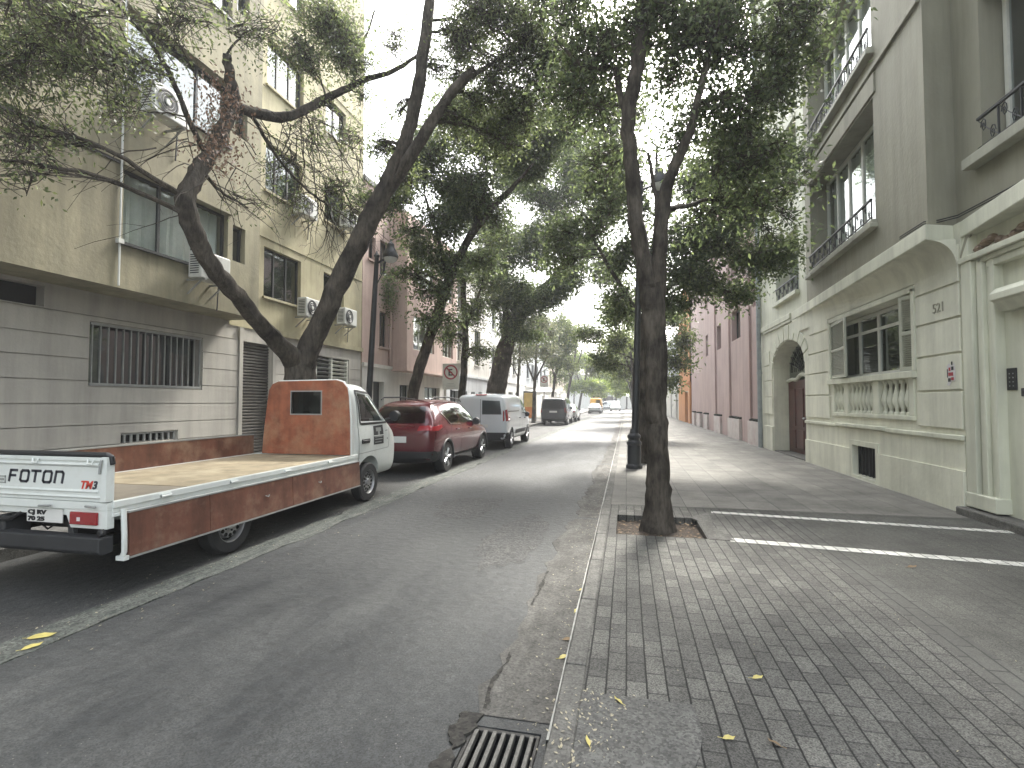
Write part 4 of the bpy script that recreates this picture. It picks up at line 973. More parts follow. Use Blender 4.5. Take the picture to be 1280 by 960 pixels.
def car(name, label, loc, spec, group=None):
    t = thing(name, label, spec.get('cat','car'), (0,0,0), group=group, local=True)
    pm = spec['paint']; body = loft_body(spec['st'], 'body', pm, t)
    W = spec['W']; r = spec['r']
    cuts = []
    for wy in spec['axles']:
        for s in (1,-1):
            c = MB(); c.lathe([(r*1.13,-.16),(r*1.13,.3)], (s*(W/2-.07) if s > 0 else -(W/2+.07), wy, r*1.02), 32, 'x'); cuts.append(c)
    cut(body, cuts); body.data.set_sharp_from_angle(angle=math.radians(40))
    bv = bvh_of(body)
    for k, wy in enumerate(spec['axles']):
        for s in (1,-1):
            wheel(t, s*(W/2-.115), wy, r, .2, spec.get('rim','five'), s)
            pts = [(s*(W/2-.02), wy-r*1.16*math.cos(PI*(i/12)*1.12-.19), r*1.02+r*1.16*math.sin(PI*(i/12)*1.12-.19)) for i in range(13)]
            if spec.get('clad'):
                m_ = MB(); m_.tube(pts, .035, 6); m_.build('wheel_arch_trim', MATS['plastic_dark'], t, smooth=True, local=True)
            lin = MB(); lin.lathe([(r*1.12,-s*.18),(r*1.12,-s*.19),(.01,-s*.19)], (s*(W/2-.05), wy, r*1.02), 24, 'x'); lin.build('wheel_well', MATS['void'], t, local=True)
    for (side, poly, m, nm, *o_) in spec['panels']:
        sides = ('R','L') if side == 'S' else (side,)
        for sd in sides: panel(bv, poly, sd, o_[0] if o_ else .006, nm, m, t)
    for side in (1,-1):
        if spec.get('mirror'):
            my, mz = spec['mirror']; q = MB(); q.lathe([(.02,-.07),(.09,-.06),(.10,.02),(.07,.06),(.02,.07)], (side*(W/2+.03), my, mz), 12, 'y')
            q.tube([(side*(W/2-.12),my+.05,mz-.05),(side*(W/2+.02),my,mz-.02)], .025, 6); q.build('mirror', MATS[spec.get('mirmat','plastic_dark')], t, smooth=True, local=True)
        if spec.get('rails'):
            y0, y1, zz, xx = spec['rails']; q = MB(); q.tube([(side*xx,y0,zz-.05),(side*xx,y0+.12,zz),(side*xx,(y0+y1)/2,zz+.015),(side*xx,y1-.12,zz-.03),(side*xx,y1,zz-.09)], .016, 6); q.build('roof_rail', MATS['plastic_dark'], t, smooth=True, local=True)
        for hy, hz in spec.get('handles', ()):
            q = MB(); q.box(side*(W/2-.02), side*(W/2+.015), hy-.09, hy+.09, hz-.015, hz+.015); q.build('door_handle', MATS[spec.get('hmat', pm)], t, bevel=.008, local=True)
    t.location = loc
    return t
# --- red crossover
SUV = dict(paint='car_red', W=1.78, r=.335, axles=(-1.45,1.42), rim='five', clad=True, mirror=(.62,1.06), rails=(-1.75,.25,1.66,.60), handles=((-.75,.93),(.2,.91)),
  st=[(-2.30,.60,.42,.80,.45,.86),(-2.27,.74,.34,.90,.62,.98),(-2.16,.83,.28,.98,.66,1.06),(-2.0,.87,.25,1.03,.63,1.30),(-1.78,.885,.24,1.04,.60,1.52),(-1.45,.89,.23,1.03,.60,1.59),(-.6,.89,.23,1.0,.61,1.62),(.2,.89,.23,.98,.60,1.59),(.65,.89,.23,.97,.60,1.46),(1.18,.885,.23,.96,.66,1.06),(1.7,.87,.24,.90,.62,.97),(2.1,.82,.26,.78,.55,.86),(2.26,.72,.34,.66,.45,.74),(2.3,.6,.4,.6,.4,.66)],
  panels=[('S',[(-1.22,1.08),(-1.52,1.30),(-1.38,1.38),(-.95,1.50),(-.52,1.52),(-.50,1.06)],'car_glass','side_window'),
          ('S',[(-.44,1.06),(-.46,1.52),(.05,1.50),(.42,1.40),(.86,1.10),(.80,1.04)],'car_glass','side_window'),
          ('B',[(-.60,1.10),(-.50,1.46),(.50,1.46),(.60,1.10)],'car_glass','rear_window',.008),
          ('B',[(.48,.94),(.50,1.04),(.83,1.06),(.84,.96)],'lamp_red','tail_light',.012), ('B',[(-.48,.94),(-.50,1.04),(-.83,1.06),(-.84,.96)],'lamp_red','tail_light',.012),
          ('R',[(-2.2,.94),(-2.2,1.02),(-1.75,1.07),(-1.72,1.02),(-2.0,.94)],'lamp_red','tail_light',.012), ('L',[(-2.2,.94),(-2.2,1.02),(-1.75,1.07),(-1.72,1.02),(-2.0,.94)],'lamp_red','tail_light',.012),
          ('B',[(-.82,.26),(-.83,.52),(.83,.52),(.82,.26)],'plastic_dark','rear_bumper',.02),
          ('S',[(-1.08,.24),(-1.05,.36),(1.02,.36),(1.05,.24)],'plastic_dark','sill_trim',.012),
          ('S',[(-2.16,.27),(-2.16,.5),(-1.85,.5),(-1.83,.27)],'plastic_dark','rear_bumper',.012),
          ('S',[(-1.0,.30),(-1.0,.325),(1.0,.325),(1.0,.30)],'chrome','sill_strip',.02),
          ('B',[(-.26,.70),(-.26,.83),(.26,.83),(.26,.70)],'plate','number_plate',.02),
          ('S',[(-.50,1.03),(-1.22,1.05),(-1.56,1.30),(-1.54,1.325),(-1.2,1.08),(-.5,1.055)],'chrome','window_trim',.012),
          ('S',[(-.485,.30),(-.485,1.04),(-.475,1.04),(-.475,.30)],'black','door_seam',.004),
          ('S',[(.52,.36),(.50,.96),(.51,.96),(.53,.36)],'black','door_seam',.004),
          ('S',[(-1.25,.7),(-1.17,1.05),(-1.16,1.05),(-1.24,.7)],'black','door_seam',.004)])
suv = car('red_crossover_car', 'dark red crossover car with roof rails parked ahead of the flatbed truck', (-4.79, 12.38, 0), SUV)
bvx = None
# --- white delivery van
VAN = dict(cat='van', paint='car_white', W=1.84, r=.33, axles=(-1.42,1.43), rim='five', clad=False, mirror=(1.02,1.10), handles=((-.1,1.0),(.75,.98)), hmat='plastic_dark',
  st=[(-2.18,.70,.42,1.0,.60,1.60),(-2.15,.84,.34,1.08,.74,1.72),(-2.08,.90,.28,1.12,.79,1.80),(-1.7,.915,.26,1.13,.80,1.84),(-.6,.92,.25,1.12,.80,1.86),(.5,.92,.25,1.10,.78,1.84),(.95,.92,.25,1.08,.76,1.72),(1.5,.915,.25,1.06,.76,1.28),(1.75,.90,.25,1.04,.72,1.10),(2.1,.84,.28,.92,.6,.98),(2.26,.72,.36,.78,.5,.84),(2.30,.6,.4,.7,.4,.75)],
  panels=[('S',[(.36,1.16),(.34,1.64),(.85,1.62),(1.3,1.2),(1.28,1.12)],'car_glass','side_window'),
          ('B',[(.06,1.15),(.06,1.62),(.66,1.60),(.72,1.15)],'car_glass','rear_window',.006), ('B',[(-.06,1.15),(-.06,1.62),(-.66,1.60),(-.72,1.15)],'car_white','rear_door_panel',.008),
          ('B',[(-.006,.5),(-.006,1.74),(.006,1.74),(.006,.5)],'black','door_seam',.003),
          ('B',[(-.2,1.77),(-.2,1.80),(.2,1.80),(.2,1.77)],'lamp_red','brake_light',.02),
          ('R',[(-2.12,.92),(-2.12,1.30),(-1.97,1.32),(-1.95,.95)],'lamp_red','tail_light',.014), ('L',[(-2.12,.92),(-2.12,1.30),(-1.97,1.32),(-1.95,.95)],'lamp_red','tail_light',.014),
          ('B',[(.76,.92),(.76,1.30),(.90,1.30),(.90,.92)],'lamp_red','tail_light',.014), ('B',[(-.76,.92),(-.76,1.30),(-.90,1.30),(-.90,.92)],'lamp_red','tail_light',.014),
          ('B',[(-.9,.28),(-.9,.56),(.9,.56),(.9,.28)],'plastic_dark','rear_bumper',.02),
          ('S',[(-2.1,.28),(-2.1,.56),(-1.84,.56),(-1.82,.28)],'plastic_dark','rear_bumper',.016),
          ('B',[(-.26,.72),(-.26,.83),(.26,.83),(.26,.72)],'plate','number_plate',.016),
          ('S',[(-1.9,1.235),(-1.9,1.26),(-.2,1.26),(-.2,1.235)],'plastic_dark','slide_rail',.012),
          ('S',[(-.22,.36),(-.22,1.7),(-.21,1.7),(-.21,.36)],'black','door_seam',.004), ('S',[(.30,.3),(.30,1.7),(.31,1.7),(.31,.3)],'black','door_seam',.004),
          ('S',[(1.08,.4),(1.16,1.1),(1.17,1.1),(1.09,.4)],'black','door_seam',.004),
          ('S',[(-.9,.46),(-.9,.60),(.95,.60),(.95,.46)],'plastic_dark','side_moulding',.016)])
car('white_van', 'small white delivery van with lit red tail light ahead of the dark red crossover', (-4.72, 18.5, 0), VAN)
DV = dict(cat='van', paint='car_dark', W=1.86, r=.33, axles=(-1.5,1.5), rim='five', mirror=(1.1,1.15), handles=((-.1,1.0),(.8,.98)),
  st=[(-2.40,.70,.42,1.0,.60,1.50),(-2.36,.85,.34,1.05,.72,1.72),(-2.2,.91,.28,1.08,.76,1.86),(-1.7,.925,.26,1.08,.77,1.92),(-.4,.93,.25,1.07,.77,1.93),(.7,.93,.25,1.05,.76,1.88),(1.1,.92,.25,1.04,.74,1.72),(1.7,.915,.25,1.02,.74,1.2),(2.0,.88,.27,.95,.66,1.02),(2.3,.76,.34,.8,.5,.86),(2.36,.6,.4,.7,.4,.75)],
  panels=[('S',[(.5,1.12),(.45,1.66),(1.0,1.62),(1.5,1.15)],'car_glass','side_window'), ('S',[(-2.0,1.12),(-1.95,1.7),(-.6,1.72),(-.6,1.12)],'car_glass','side_window'), ('S',[(-.5,1.12),(-.5,1.72),(.38,1.7),(.40,1.12)],'car_glass','side_window'),
          ('B',[(-.72,1.12),(-.62,1.72),(.62,1.72),(.72,1.12)],'car_glass','rear_window',.01),
          ('B',[(.78,.85),(.76,1.2),(.89,1.2),(.90,.85)],'lamp_red','tail_light',.014), ('B',[(-.78,.85),(-.76,1.2),(-.89,1.2),(-.90,.85)],'lamp_red','tail_light',.014),
          ('B',[(-.26,.86),(-.26,.98),(.26,.98),(.26,.86)],'plate','number_plate',.016), ('B',[(-.88,.3),(-.88,.5),(.88,.5),(.88,.3)],'plastic_dark','rear_bumper',.02)])
car('dark_van', 'dark grey minivan parked by the kerb beyond the small street tree, its back to us', (-4.85, 36.9, 0), DV)
def sedan(p, lamp='lamp_red'):
    return dict(paint=p, W=1.76, r=.32, axles=(-1.35,1.35), rim='five', mirror=(.55,.98), handles=((-.7,.88),(.2,.88)),
      st=[(-2.2,.60,.42,.78,.45,.84),(-2.15,.80,.32,.90,.62,.96),(-1.7,.87,.25,.94,.64,1.02),(-1.2,.88,.23,.95,.58,1.34),(-.6,.88,.22,.95,.57,1.45),(.2,.88,.22,.94,.57,1.43),(.6,.88,.22,.93,.6,1.28),(1.1,.87,.23,.92,.66,.98),(1.7,.85,.24,.84,.6,.88),(2.1,.78,.28,.7,.5,.76),(2.2,.6,.38,.6,.4,.64)],
      panels=[('S',[(-1.1,1.0),(-.95,1.28),(-.4,1.38),(-.38,.99)],'car_glass','side_window'), ('S',[(-.32,.99),(-.34,1.38),(.2,1.36),(.75,1.0)],'car_glass','side_window'),
              ('B',[(-.56,1.04),(-.48,1.34),(.48,1.34),(.56,1.04)],'car_glass','rear_window',.01), ('F',[(-.56,1.02),(-.48,1.34),(.48,1.34),(.56,1.02)],'car_glass','windscreen',.01),
              ('B',[(.5,.76),(.5,.88),(.78,.88),(.78,.76)],lamp,'tail_light',.014), ('B',[(-.5,.76),(-.5,.88),(-.78,.88),(-.78,.76)],lamp,'tail_light',.014),
              ('B',[(-.26,.62),(-.26,.73),(.26,.73),(.26,.62)],'plate','number_plate',.016), ('B',[(-.78,.32),(-.78,.46),(.78,.46),(.78,.32)],'plastic_dark','rear_bumper',.02),
              ('F',[(.5,.62),(.5,.72),(.74,.74),(.74,.64)],'lamp_clear','headlight',.014), ('F',[(-.5,.62),(-.5,.72),(-.74,.74),(-.74,.64)],'lamp_clear','headlight',.014)])
car('silver_car', 'silver saloon car tucked in front of the dark minivan', (-4.75, 42.6, 0), sedan('car_silver'))
tx = car('white_car', 'white saloon car far down the street under the orange canopy', (-4.3, 73, 0), sedan('car_white'))
c3 = copy_tree(tx); c3.location = (-1.9, 92, 0); c3.rotation_euler = (0,0,PI); c3['label'] = 'white saloon car facing us at the far end of the carriageway'
v2 = [o for o in C.objects if o.name == 'white_van'][0]
c4 = copy_tree(v2); c4.location = (-3.4, 103, 0); c4.rotation_euler = (0,0,PI/2); c4['label'] = 'distant white van turned side on across the street end'

# --- the flatbed truck ------------------------------------------------------
T = thing('flatbed_truck', 'small white flatbed truck with red plywood sides and headboard parked at the left kerb', 'truck', (-4.78, 5.8, 0))
T.location = (0, 0, 0)          # the cab is cut at the origin, then the truck goes to its place
XR, XL = -3.97, -5.60
cab = loft_body([(1.20-.02,.72,.46,1.16,.62,1.74),(1.22,.80,.42,1.18,.69,1.80),(1.34,.815,.40,1.2,.71,1.84),(1.62,.82,.36,1.2,.70,1.85),(1.86,.82,.34,1.19,.68,1.76),(2.12,.82,.33,1.17,.68,1.50),(2.36,.815,.33,1.13,.71,1.24),(2.54,.80,.33,1.04,.70,1.06),(2.64,.76,.33,.96,.64,.98),(2.69,.70,.35,.88,.56,.92),(2.70,.6,.4,.8,.5,.84)], 'cab', 'white_paint', T)
# cab was lofted round the truck's own centre: X=-4.78, Y=5.8
c1 = MB(); c1.lathe([(.37,-.2),(.37,.4)], (.68, 1.65, .34), 36, 'x'); c2 = MB(); c2.lathe([(.37,-.4),(.37,.2)], (-.68, 1.65, .34), 36, 'x')
sw_ = MB(); sw_.prism([(1.40,1.26),(1.36,1.70),(1.78,1.66),(2.22,1.30),(2.24,1.24)], 'x', .55, 1.2); rw = MB(); rw.box(-.14,.36,.9,1.5,1.36,1.71)
sl_ = MB(); sl_.prism([(1.40,1.26),(1.36,1.70),(1.78,1.66),(2.22,1.30),(2.24,1.24)], 'x', -1.2, -.55); wsc = MB(); wsc.box(-.58,.58,1.9,2.6,1.28,1.66); cav = MB(); cav.box(-.66,.66,1.28,2.1,.75,1.74)
cut(cab, [c1, c2]); bvc = bvh_of(cab)
cut(cab, [cav, sw_, sl_, rw, wsc])
cab.data.materials.append(mat('cab_lining', (.05,.05,.052), .85, var=.15, coords='obj'))
for p_ in cab.data.polygons:
    c_ = p_.center
    if abs(c_.x) < .665 and 1.27 < c_.y < 2.11 and .74 < c_.z < 1.75 and (abs(abs(c_.x)-.66) < .008 or abs(c_.y-1.28) < .008 or abs(c_.y-2.1) < .008 or abs(c_.z-.75) < .008 or abs(c_.z-1.74) < .008): p_.material_index = len(cab.data.materials)-1
cab.data.update(); cab.data.set_sharp_from_angle(angle=math.radians(35))
T.location = (-4.78, 5.8, 0)
swin = [(1.40,1.26),(1.36,1.70),(1.78,1.66),(2.22,1.30),(2.24,1.24)]
for sd in ('R','L'):
    panel(bvc, swin, sd, -.012, 'side_window', 'car_glass', T)
    rim_ = [(1.37,1.23),(1.33,1.73),(1.80,1.69),(2.27,1.31),(2.27,1.215),(1.40,1.215)]
    for a, b in zip(rim_, rim_[1:]+rim_[:1]):
        dy, dz = b[0]-a[0], b[1]-a[1]; L_ = math.hypot(dy, dz); nx, nz = -dz/L_*.018, dy/L_*.018
        panel(bvc, [(a[0]-nx,a[1]-nz),(a[0]+nx,a[1]+nz),(b[0]+nx,b[1]+nz),(b[0]-nx,b[1]-nz)], sd, .005, 'window_rubber', 'black', T)
    panel(bvc, [(1.325,.60),(1.30,1.22),(1.305,1.78),(1.315,1.78),(1.31,1.22),(1.335,.60)], sd, .003, 'door_seam', 'plastic_dark', T)
    panel(bvc, [(2.28,.80),(2.34,1.18),(2.35,1.18),(2.29,.80)], sd, .003, 'door_seam', 'plastic_dark', T)
    panel(bvc, [(1.33,.76),(1.33,.77),(2.28,.80),(2.28,.79)], sd, .003, 'door_seam', 'grey_metal', T)
panel(bvc, [(-.6,1.26),(-.56,1.68),(.56,1.68),(.6,1.26)], 'F', -.01, 'windscreen', 'car_glass', T)
panel(bvc, [(-.6,.72),(-.6,.84),(-.32,.84),(-.32,.72)], 'F', .01, 'headlight', 'lamp_clear', T); panel(bvc, [(.6,.72),(.6,.84),(.32,.84),(.32,.72)], 'F', .01, 'headlight', 'lamp_clear', T)
sg = panel(bvc, [(1.76,.87),(1.76,1.17),(2.10,1.18),(2.10,.87)], 'R', .004, 'door_sign', 'plastic_dark', T)
for (a, b, c_, d) in ((1.84,2.02,1.08,1.14),(1.90,1.97,1.02,1.08),(1.80,2.06,.985,1.0),(1.80,2.06,.945,.96),(1.80,2.02,.90,.915)):
    panel(bvc, [(a,c_),(a,d),(b,d),(b,c_)], 'R', .006, 'sign_marks', 'grey_metal', sg)
panel(bvc, [(1.76,1.005),(1.76,1.02),(2.10,1.02),(2.10,1.005)], 'R', .006, 'sign_marks', 'white_paint', sg)
panel(bvc, [(2.17,1.07),(2.17,1.085),(2.27,1.09),(2.27,1.075)], 'R', .005, 'emblem', 'grey_metal', T)
panel(bvc, [(2.22,.93),(2.22,.96),(2.26,.96),(2.26,.93)], 'R', .005, 'emblem', 'grey_metal', T)
q = MB(); q.tube([(XR+.02,7.21,.95),(XR+.045,7.25,.955),(XR+.045,7.36,.955),(XR+.02,7.40,.95)], .014, 6); q.box(XR+.005,XR+.02,7.19,7.42,.915,.98); q.build('door_handle', MATS['black'], T, smooth=True)
q = MB(); q.lathe([(.02,-.09),(.085,-.08),(.095,0),(.07,.04),(.02,.05)], (XR+.10,8.16,1.32), 12, 'y'); q.tube([(XR-.08,8.12,1.26),(XR+.08,8.16,1.30)], .015, 6); q.build('mirror', MATS['black'], T, smooth=True)
q = MB(); q.lathe([(.02,-.09),(.085,-.08),(.095,0),(.07,.04),(.02,.05)], (XL-.12,8.16,1.32), 12, 'y'); q.tube([(XL+.05,8.12,1.26),(XL-.1,8.16,1.30)], .015, 6); q.build('mirror', MATS['black'], T, smooth=True)
mat('seat_dark', (.05,.05,.055), .9, var=.2)
for x in (-5.15,-4.38):
    q = MB(); q.box(x-.23,x+.23,7.18,7.3,.86,1.42); q.box(x-.12,x+.12,7.2,7.28,1.44,1.62); q.box(x-.23,x+.23,7.18,7.6,.80,.92); q.build('seat', MATS['seat_dark'], T, bevel=.04)
q = MB(); q.tube([(-4.38+.18*math.cos(2*PI*i/20)-.75,7.93+.08*math.sin(2*PI*i/20),1.18+.16*math.sin(2*PI*i/20)) for i in range(21)], .014, 6); q.build('steering_wheel', MATS['black'], T, smooth=True)
# chassis
ch = MB(); 
for x in (-5.2,-4.36): ch.box(x-.04,x+.04,3.3,7.2,.44,.58)
for y in (3.6,4.9,6.2): ch.box(-5.2,-4.36,y-.04,y+.04,.46,.56)
ch.box(-5.0,-4.5,5.3,6.0,.28,.52); ch.tube([(-5.4,4.57,.3),(-4.1,4.57,.3)], .05, 8)
ch.build('chassis', MATS['black'], T)
ls = MB()
for x in (-5.2,-4.36):
    for k in range(4): ls.tube([(x,3.95+.1*k,.40-.012*k),(x,4.57,.25-.012*k),(x,5.2-.1*k,.40-.012*k)], .018, 4)
ls.build('leaf_spring', MATS['black'], T)
for (x, s) in ((XR-.09,1),(XL+.09,-1)):
    wheel(T, x, 4.57, .30, .17, 'steel', s, local=False); 
for (x, s) in ((-4.06,1),(-5.50,-1)): wheel(T, x, 7.45, .30, .17, 'steel', s, local=False)
# bed floor and its white rails
mat('ply_floor', (.29,.24,.155), .7, var=.2, vscale=4, stain=(.40,.345,.24), stain_amt=.6, stain_scale=2.0, streak=.3, coords='obj')
mat('ply_old', (.19,.165,.125), .75, var=.2, vscale=4, coords='obj')
q = MB(); q.box(XL+.03,XR-.03,4.05,6.82,.722,.764); q.build('bed_floor', MATS['ply_floor'], T)
q = MB(); q.box(XL+.03,XR-.03,3.32,4.046,.722,.760); q.build('bed_floor', MATS['ply_old'], T)
q = MB(); q.box(XR-.028,XR+.018,3.29,7.05,.715,.768); q.box(XR-.02,XR+.006,3.29,7.05,.675,.713); q.box(XR-.028,XR+.016,3.29,7.05,.645,.673)
q.box(XL-.02,XL+.028,3.29,7.05,.645,.768); q.box(XL+.028,XR-.028,3.27,3.315,.645,.768); q.box(XL,XR,3.4,7.0,.6,.64)
q.build('bed_frame', MATS['white_paint'], T, bevel=.004)
for y in (3.75,4.55,5.4,6.3):
    q = MB(); q.box(XR+.018,XR+.034,y-.05,y+.05,.725,.755); q.tube([(XR+.03,y-.05,.735),(XR+.03,y+.05,.735)], .012, 8); q.build('hinge', MATS['white_paint'], T)
# dropped right side board in three lengths, hanging
pnl = MB(); 
def hang(z): return XR + .03 + (.67-z)*.05
def sb(mb, y0, y1, z0, z1, t_=.025): mb.add([(hang(z0),y0,z0),(hang(z0)+t_,y0,z0),(hang(z0)+t_,y1,z0),(hang(z0),y1,z0),(hang(z1),y0,z1),(hang(z1)+t_,y0,z1),(hang(z1)+t_,y1,z1),(hang(z1),y1,z1)], [(0,3,2,1),(4,5,6,7),(0,1,5,4),(1,2,6,5),(2,3,7,6),(3,0,4,7)])
for (a, b) in ((3.385,4.20),(4.206,5.45),(5.456,7.03)): sb(pnl, a, b, .315, .66)
sbd = pnl.build('side_board', MATS['bedboard'], T, bevel=.003)
q = MB(); sb(q, 3.385, 7.03, .300, .313, .03); sb(q, 3.385, 7.03, .662, .674, .03); q.build('side_board_edge', MATS['grey_metal'], sbd)
q = MB(); q.tube([(hang(.68)+.01,3.35,.70),(hang(.5)+.015,3.35,.5),(hang(.35)+.012,3.35,.36),(hang(.3)-.01,3.35,.325)], .02, 8); q.box(hang(.3)-.05,hang(.3)+.03,3.33,3.375,.295,.33); q.build('end_post', MATS['white_paint'], sbd, smooth=True)
for y in (5.0, 6.0):
    q = MB(); q.tube([(hang(.5)+.03,y-.03,.52),(hang(.5)+.045,y,.505),(hang(.5)+.03,y+.03,.52)], .006, 5); q.build('cleat', MATS['grey_metal'], sbd, smooth=True)
# standing left board
q = MB(); q.box(XL-.02,XL+.005,3.32,6.84,.77,1.05); lb = q.build('side_board', MATS['bedboard'], T)
q = MB(); q.box(XL-.022,XL+.012,3.32,6.84,1.052,1.068); q.build('side_board_edge', MATS['grey_metal'], lb)
# headboard with window opening
hb = [(-5.44,.775),(-5.40,1.22),(-5.35,1.62),(-5.33,1.74),(-5.27,1.83),(-5.17,1.87),(-4.20,1.88),(-4.09,1.85),(-4.02,1.77),(-3.995,1.64),(-3.97,1.30),(-3.96,.775)]
def frame_wall(mb, poly, hole, y0, y1):
    pts = [Vector(p) for p in poly] + [Vector((hole[0],hole[2])), Vector((hole[1],hole[2])), Vector((hole[1],hole[3])), Vector((hole[0],hole[3]))]
    n = len(poly); r_ = delaunay_2d_cdt(pts, [(n,n+1),(n+1,n+2),(n+2,n+3),(n+3,n)], [list(range(n))], 1, 1e-5)
    fs = []
    for f in r_[2]:
        cx = sum(r_[0][i][0] for i in f)/len(f); cz_ = sum(r_[0][i][1] for i in f)/len(f)
        if hole[0] < cx < hole[1] and hole[2] < cz_ < hole[3]: continue
        fs.append(tuple(f))
    for y in (y0, y1): mb.add([(v[0], y, v[1]) for v in r_[0]], fs)
    for P_ in (poly, [(hole[0],hole[2]),(hole[1],hole[2]),(hole[1],hole[3]),(hole[0],hole[3])]):
        for i, p in enumerate(P_):
            q_ = P_[(i+1) % len(P_)]; mb.quad((p[0],y0,p[1]),(q_[0],y0,q_[1]),(q_[0],y1,q_[1]),(p[0],y1,p[1]))
m_ = MB(); frame_wall(m_, hb, (-4.94,-4.44,1.38,1.71), 6.83, 6.855); hbo = m_.build('headboard', MATS['headboard'], T)
q = MB(); q.tube([(x, 6.865, z) for x, z in hb], .016, 8); q.build('headboard_rim', MATS['white_paint'], hbo, smooth=True)
q = MB(); h0 = (-4.94,-4.44,1.38,1.71)
for (a,b,c_,d) in ((h0[0]-.015,h0[1]+.015,h0[2]-.018,h0[2]),(h0[0]-.015,h0[1]+.015,h0[3],h0[3]+.018),(h0[0]-.015,h0[0],h0[2],h0[3]),(h0[1],h0[1]+.015,h0[2],h0[3])): q.box(a,b,6.82,6.86,c_,d)
q.build('window_frame', MATS['grey_metal'], hbo)
q = MB(); q.box(-4.94,-4.44,6.86,6.866,1.38,1.71); q.build('rear_window', MATS['car_glass'], hbo)
# rear gate
m_ = MB(); GY = 3.25
m_.box(XL,XR+.0,GY,GY+.03,.765,1.10); tg = m_.build('tailgate', MATS['white_paint'], T, bevel=.006)
q = MB(); q.prism([(GY-.016,1.055),(GY,1.075),(GY,1.035)],'x',XL+.02,XR-.09); q.prism([(GY-.012,.80),(GY,.815),(GY,.785)],'x',XL+.02,XR-.05); q.prism([(GY-.012,.845),(GY,.86),(GY,.83)],'x',XL+.02,XR-.09)
q.box(XL,XR,GY-.012,GY+.03,1.085,1.115); q.box(XR-.05,XR+.004,GY-.02,GY+.05,.77,1.12); q.build('tailgate_ribs', MATS['white_paint'], tg, bevel=.003)
q = MB(); q.tube([(XL,GY+.01,1.135),(XR-.02,GY+.01,1.135),(XR,GY+.02,1.12),(XR+.003,GY+.03,1.06)], .022, 10); q.build('tailgate_pipe', MATS['black'], tg, smooth=True)
for x in (-5.4,-4.68,-4.12):
    q = MB(); q.tube([(x-.03,GY-.02,1.10),(x-.02,GY-.03,1.065),(x+.02,GY-.03,1.065),(x+.03,GY-.02,1.10)], .007, 6); q.build('hook', MATS['white_paint'], tg, smooth=True)
q = MB(); q.tube([(XR-.03,GY-.03,1.10),(XR-.04,GY-.035,1.04),(XR-.05,GY-.03,.99)], .009, 6); q.build('latch', MATS['grey_metal'], tg, smooth=True)
def lettering(txt, x, z, size, m, y, parent, shear=.25, bold=.004, sx=1.0, name='lettering'):
    vs, fs = text_mb(txt, size, .0015, shear, bold)
    q_ = MB(); q_.add([(x+p[0]*sx, y-p[2], z+p[1]) for p in vs], fs); return q_.build(name, m, parent)
# the maker's wordmark, drawn with square rounded strokes
mat('letter_dark', (.03,.032,.045), .4, var=0)
strk = {'F':[[(0,0),(.12,.62),(.2,1),(.95,1)],[(.12,.52),(.75,.52)]], 'O':[[(.12,0),(.0,.15),(.12,.85),(.28,1),(.9,1),(1.0,.85),(.88,.15),(.74,0),(.12,0)]], 'T':[[(.05,1),(1.05,1)],[(.5,1),(.34,0)]], 'N':[[(0,0),(.2,1),(.85,1),(1.0,.85),(.84,0)]]}
q = MB(); x0 = -4.985; lw, lh, gap = .092, .088, .028
for chh in 'FOTON':
    for ln in strk[chh]:
        for a, b in zip(ln, ln[1:]):
            ax, az, bx_, bz = x0+a[0]*lw, .905+a[1]*lh, x0+b[0]*lw, .905+b[1]*lh
            dx, dz = bx_-ax, bz-az; L_ = math.hypot(dx, dz); ex, ez = dx/L_*.006, dz/L_*.006; nx, nz = -dz/L_*.0105, dx/L_*.0105
            q.prism([(ax-ex-nx,az-ez-nz),(bx_+ex-nx,bz+ez-nz),(bx_+ex+nx,bz+ez+nz),(ax-ex+nx,az-ez+nz)], 'y', GY-.0035, GY-.001)
    x0 += lw + gap
q.build('lettering', MATS['letter_dark'], tg, fix=False)
red = mat('letter_red', (.55,.05,.03), .4, var=0)
lettering('TM', -4.245, .868, .085, red, GY-.002, tg, .3, .003); lettering('3', -4.122, .868, .085, MATS['letter_dark'], GY-.002, tg, .3, .004)
q = MB()
for (a,b,c_,d) in ((-5.17,-5.02,.885,.893),(-5.17,-5.02,.935,.945),(-5.03,-5.02,.885,.945),(-5.17,-5.04,.905,.925)): q.box(a,b,GY-.004,GY-.001,c_,d)
q.build('badge', MATS['grey_metal'], tg)
# under-sill lamps, plate, bumper
q = MB(); q.box(XL,XR,GY-.005,GY+.05,.70,.762); q.prism([(-4.40,.70),(XR+.0,.70),(XR,.555),(-4.33,.555)], 'y', GY, GY+.06); q.prism([(XL,.70),(-5.14,.70),(-5.20,.555),(XL,.555)], 'y', GY, GY+.06); rs_ = q.build('rear_sill', MATS['white_paint'], T, bevel=.004)
for (a, b) in ((-4.32,-4.05),(-5.52,-5.25)):
    q = MB(); q.box(a,b,GY-.02,GY-.001,.585,.685); tl = q.build('tail_light', MATS['lamp_red'], T, bevel=.006)
    q = MB(); q.box(a+.08,a+.11,GY-.024,GY-.0205,.615,.645); q.build('reversing_lens', MATS['lamp_clear'], tl)
q = MB(); q.box(-4.80,-4.43,GY+.01,GY+.02,.58,.69); npl = q.build('number_plate', MATS['plate'], T, bevel=.003)
lettering('CJ RV', -4.785, .645, .045, MATS['black'], GY+.0085, npl, 0, .003, 1.7); lettering('70 25', -4.785, .592, .045, MATS['black'], GY+.0085, npl, 0, .003, 1.7)
q = MB(); q.box(-4.86,-4.38,GY+.06,GY+.08,.56,.70); q.build('plate_bracket', MATS['black'], T)
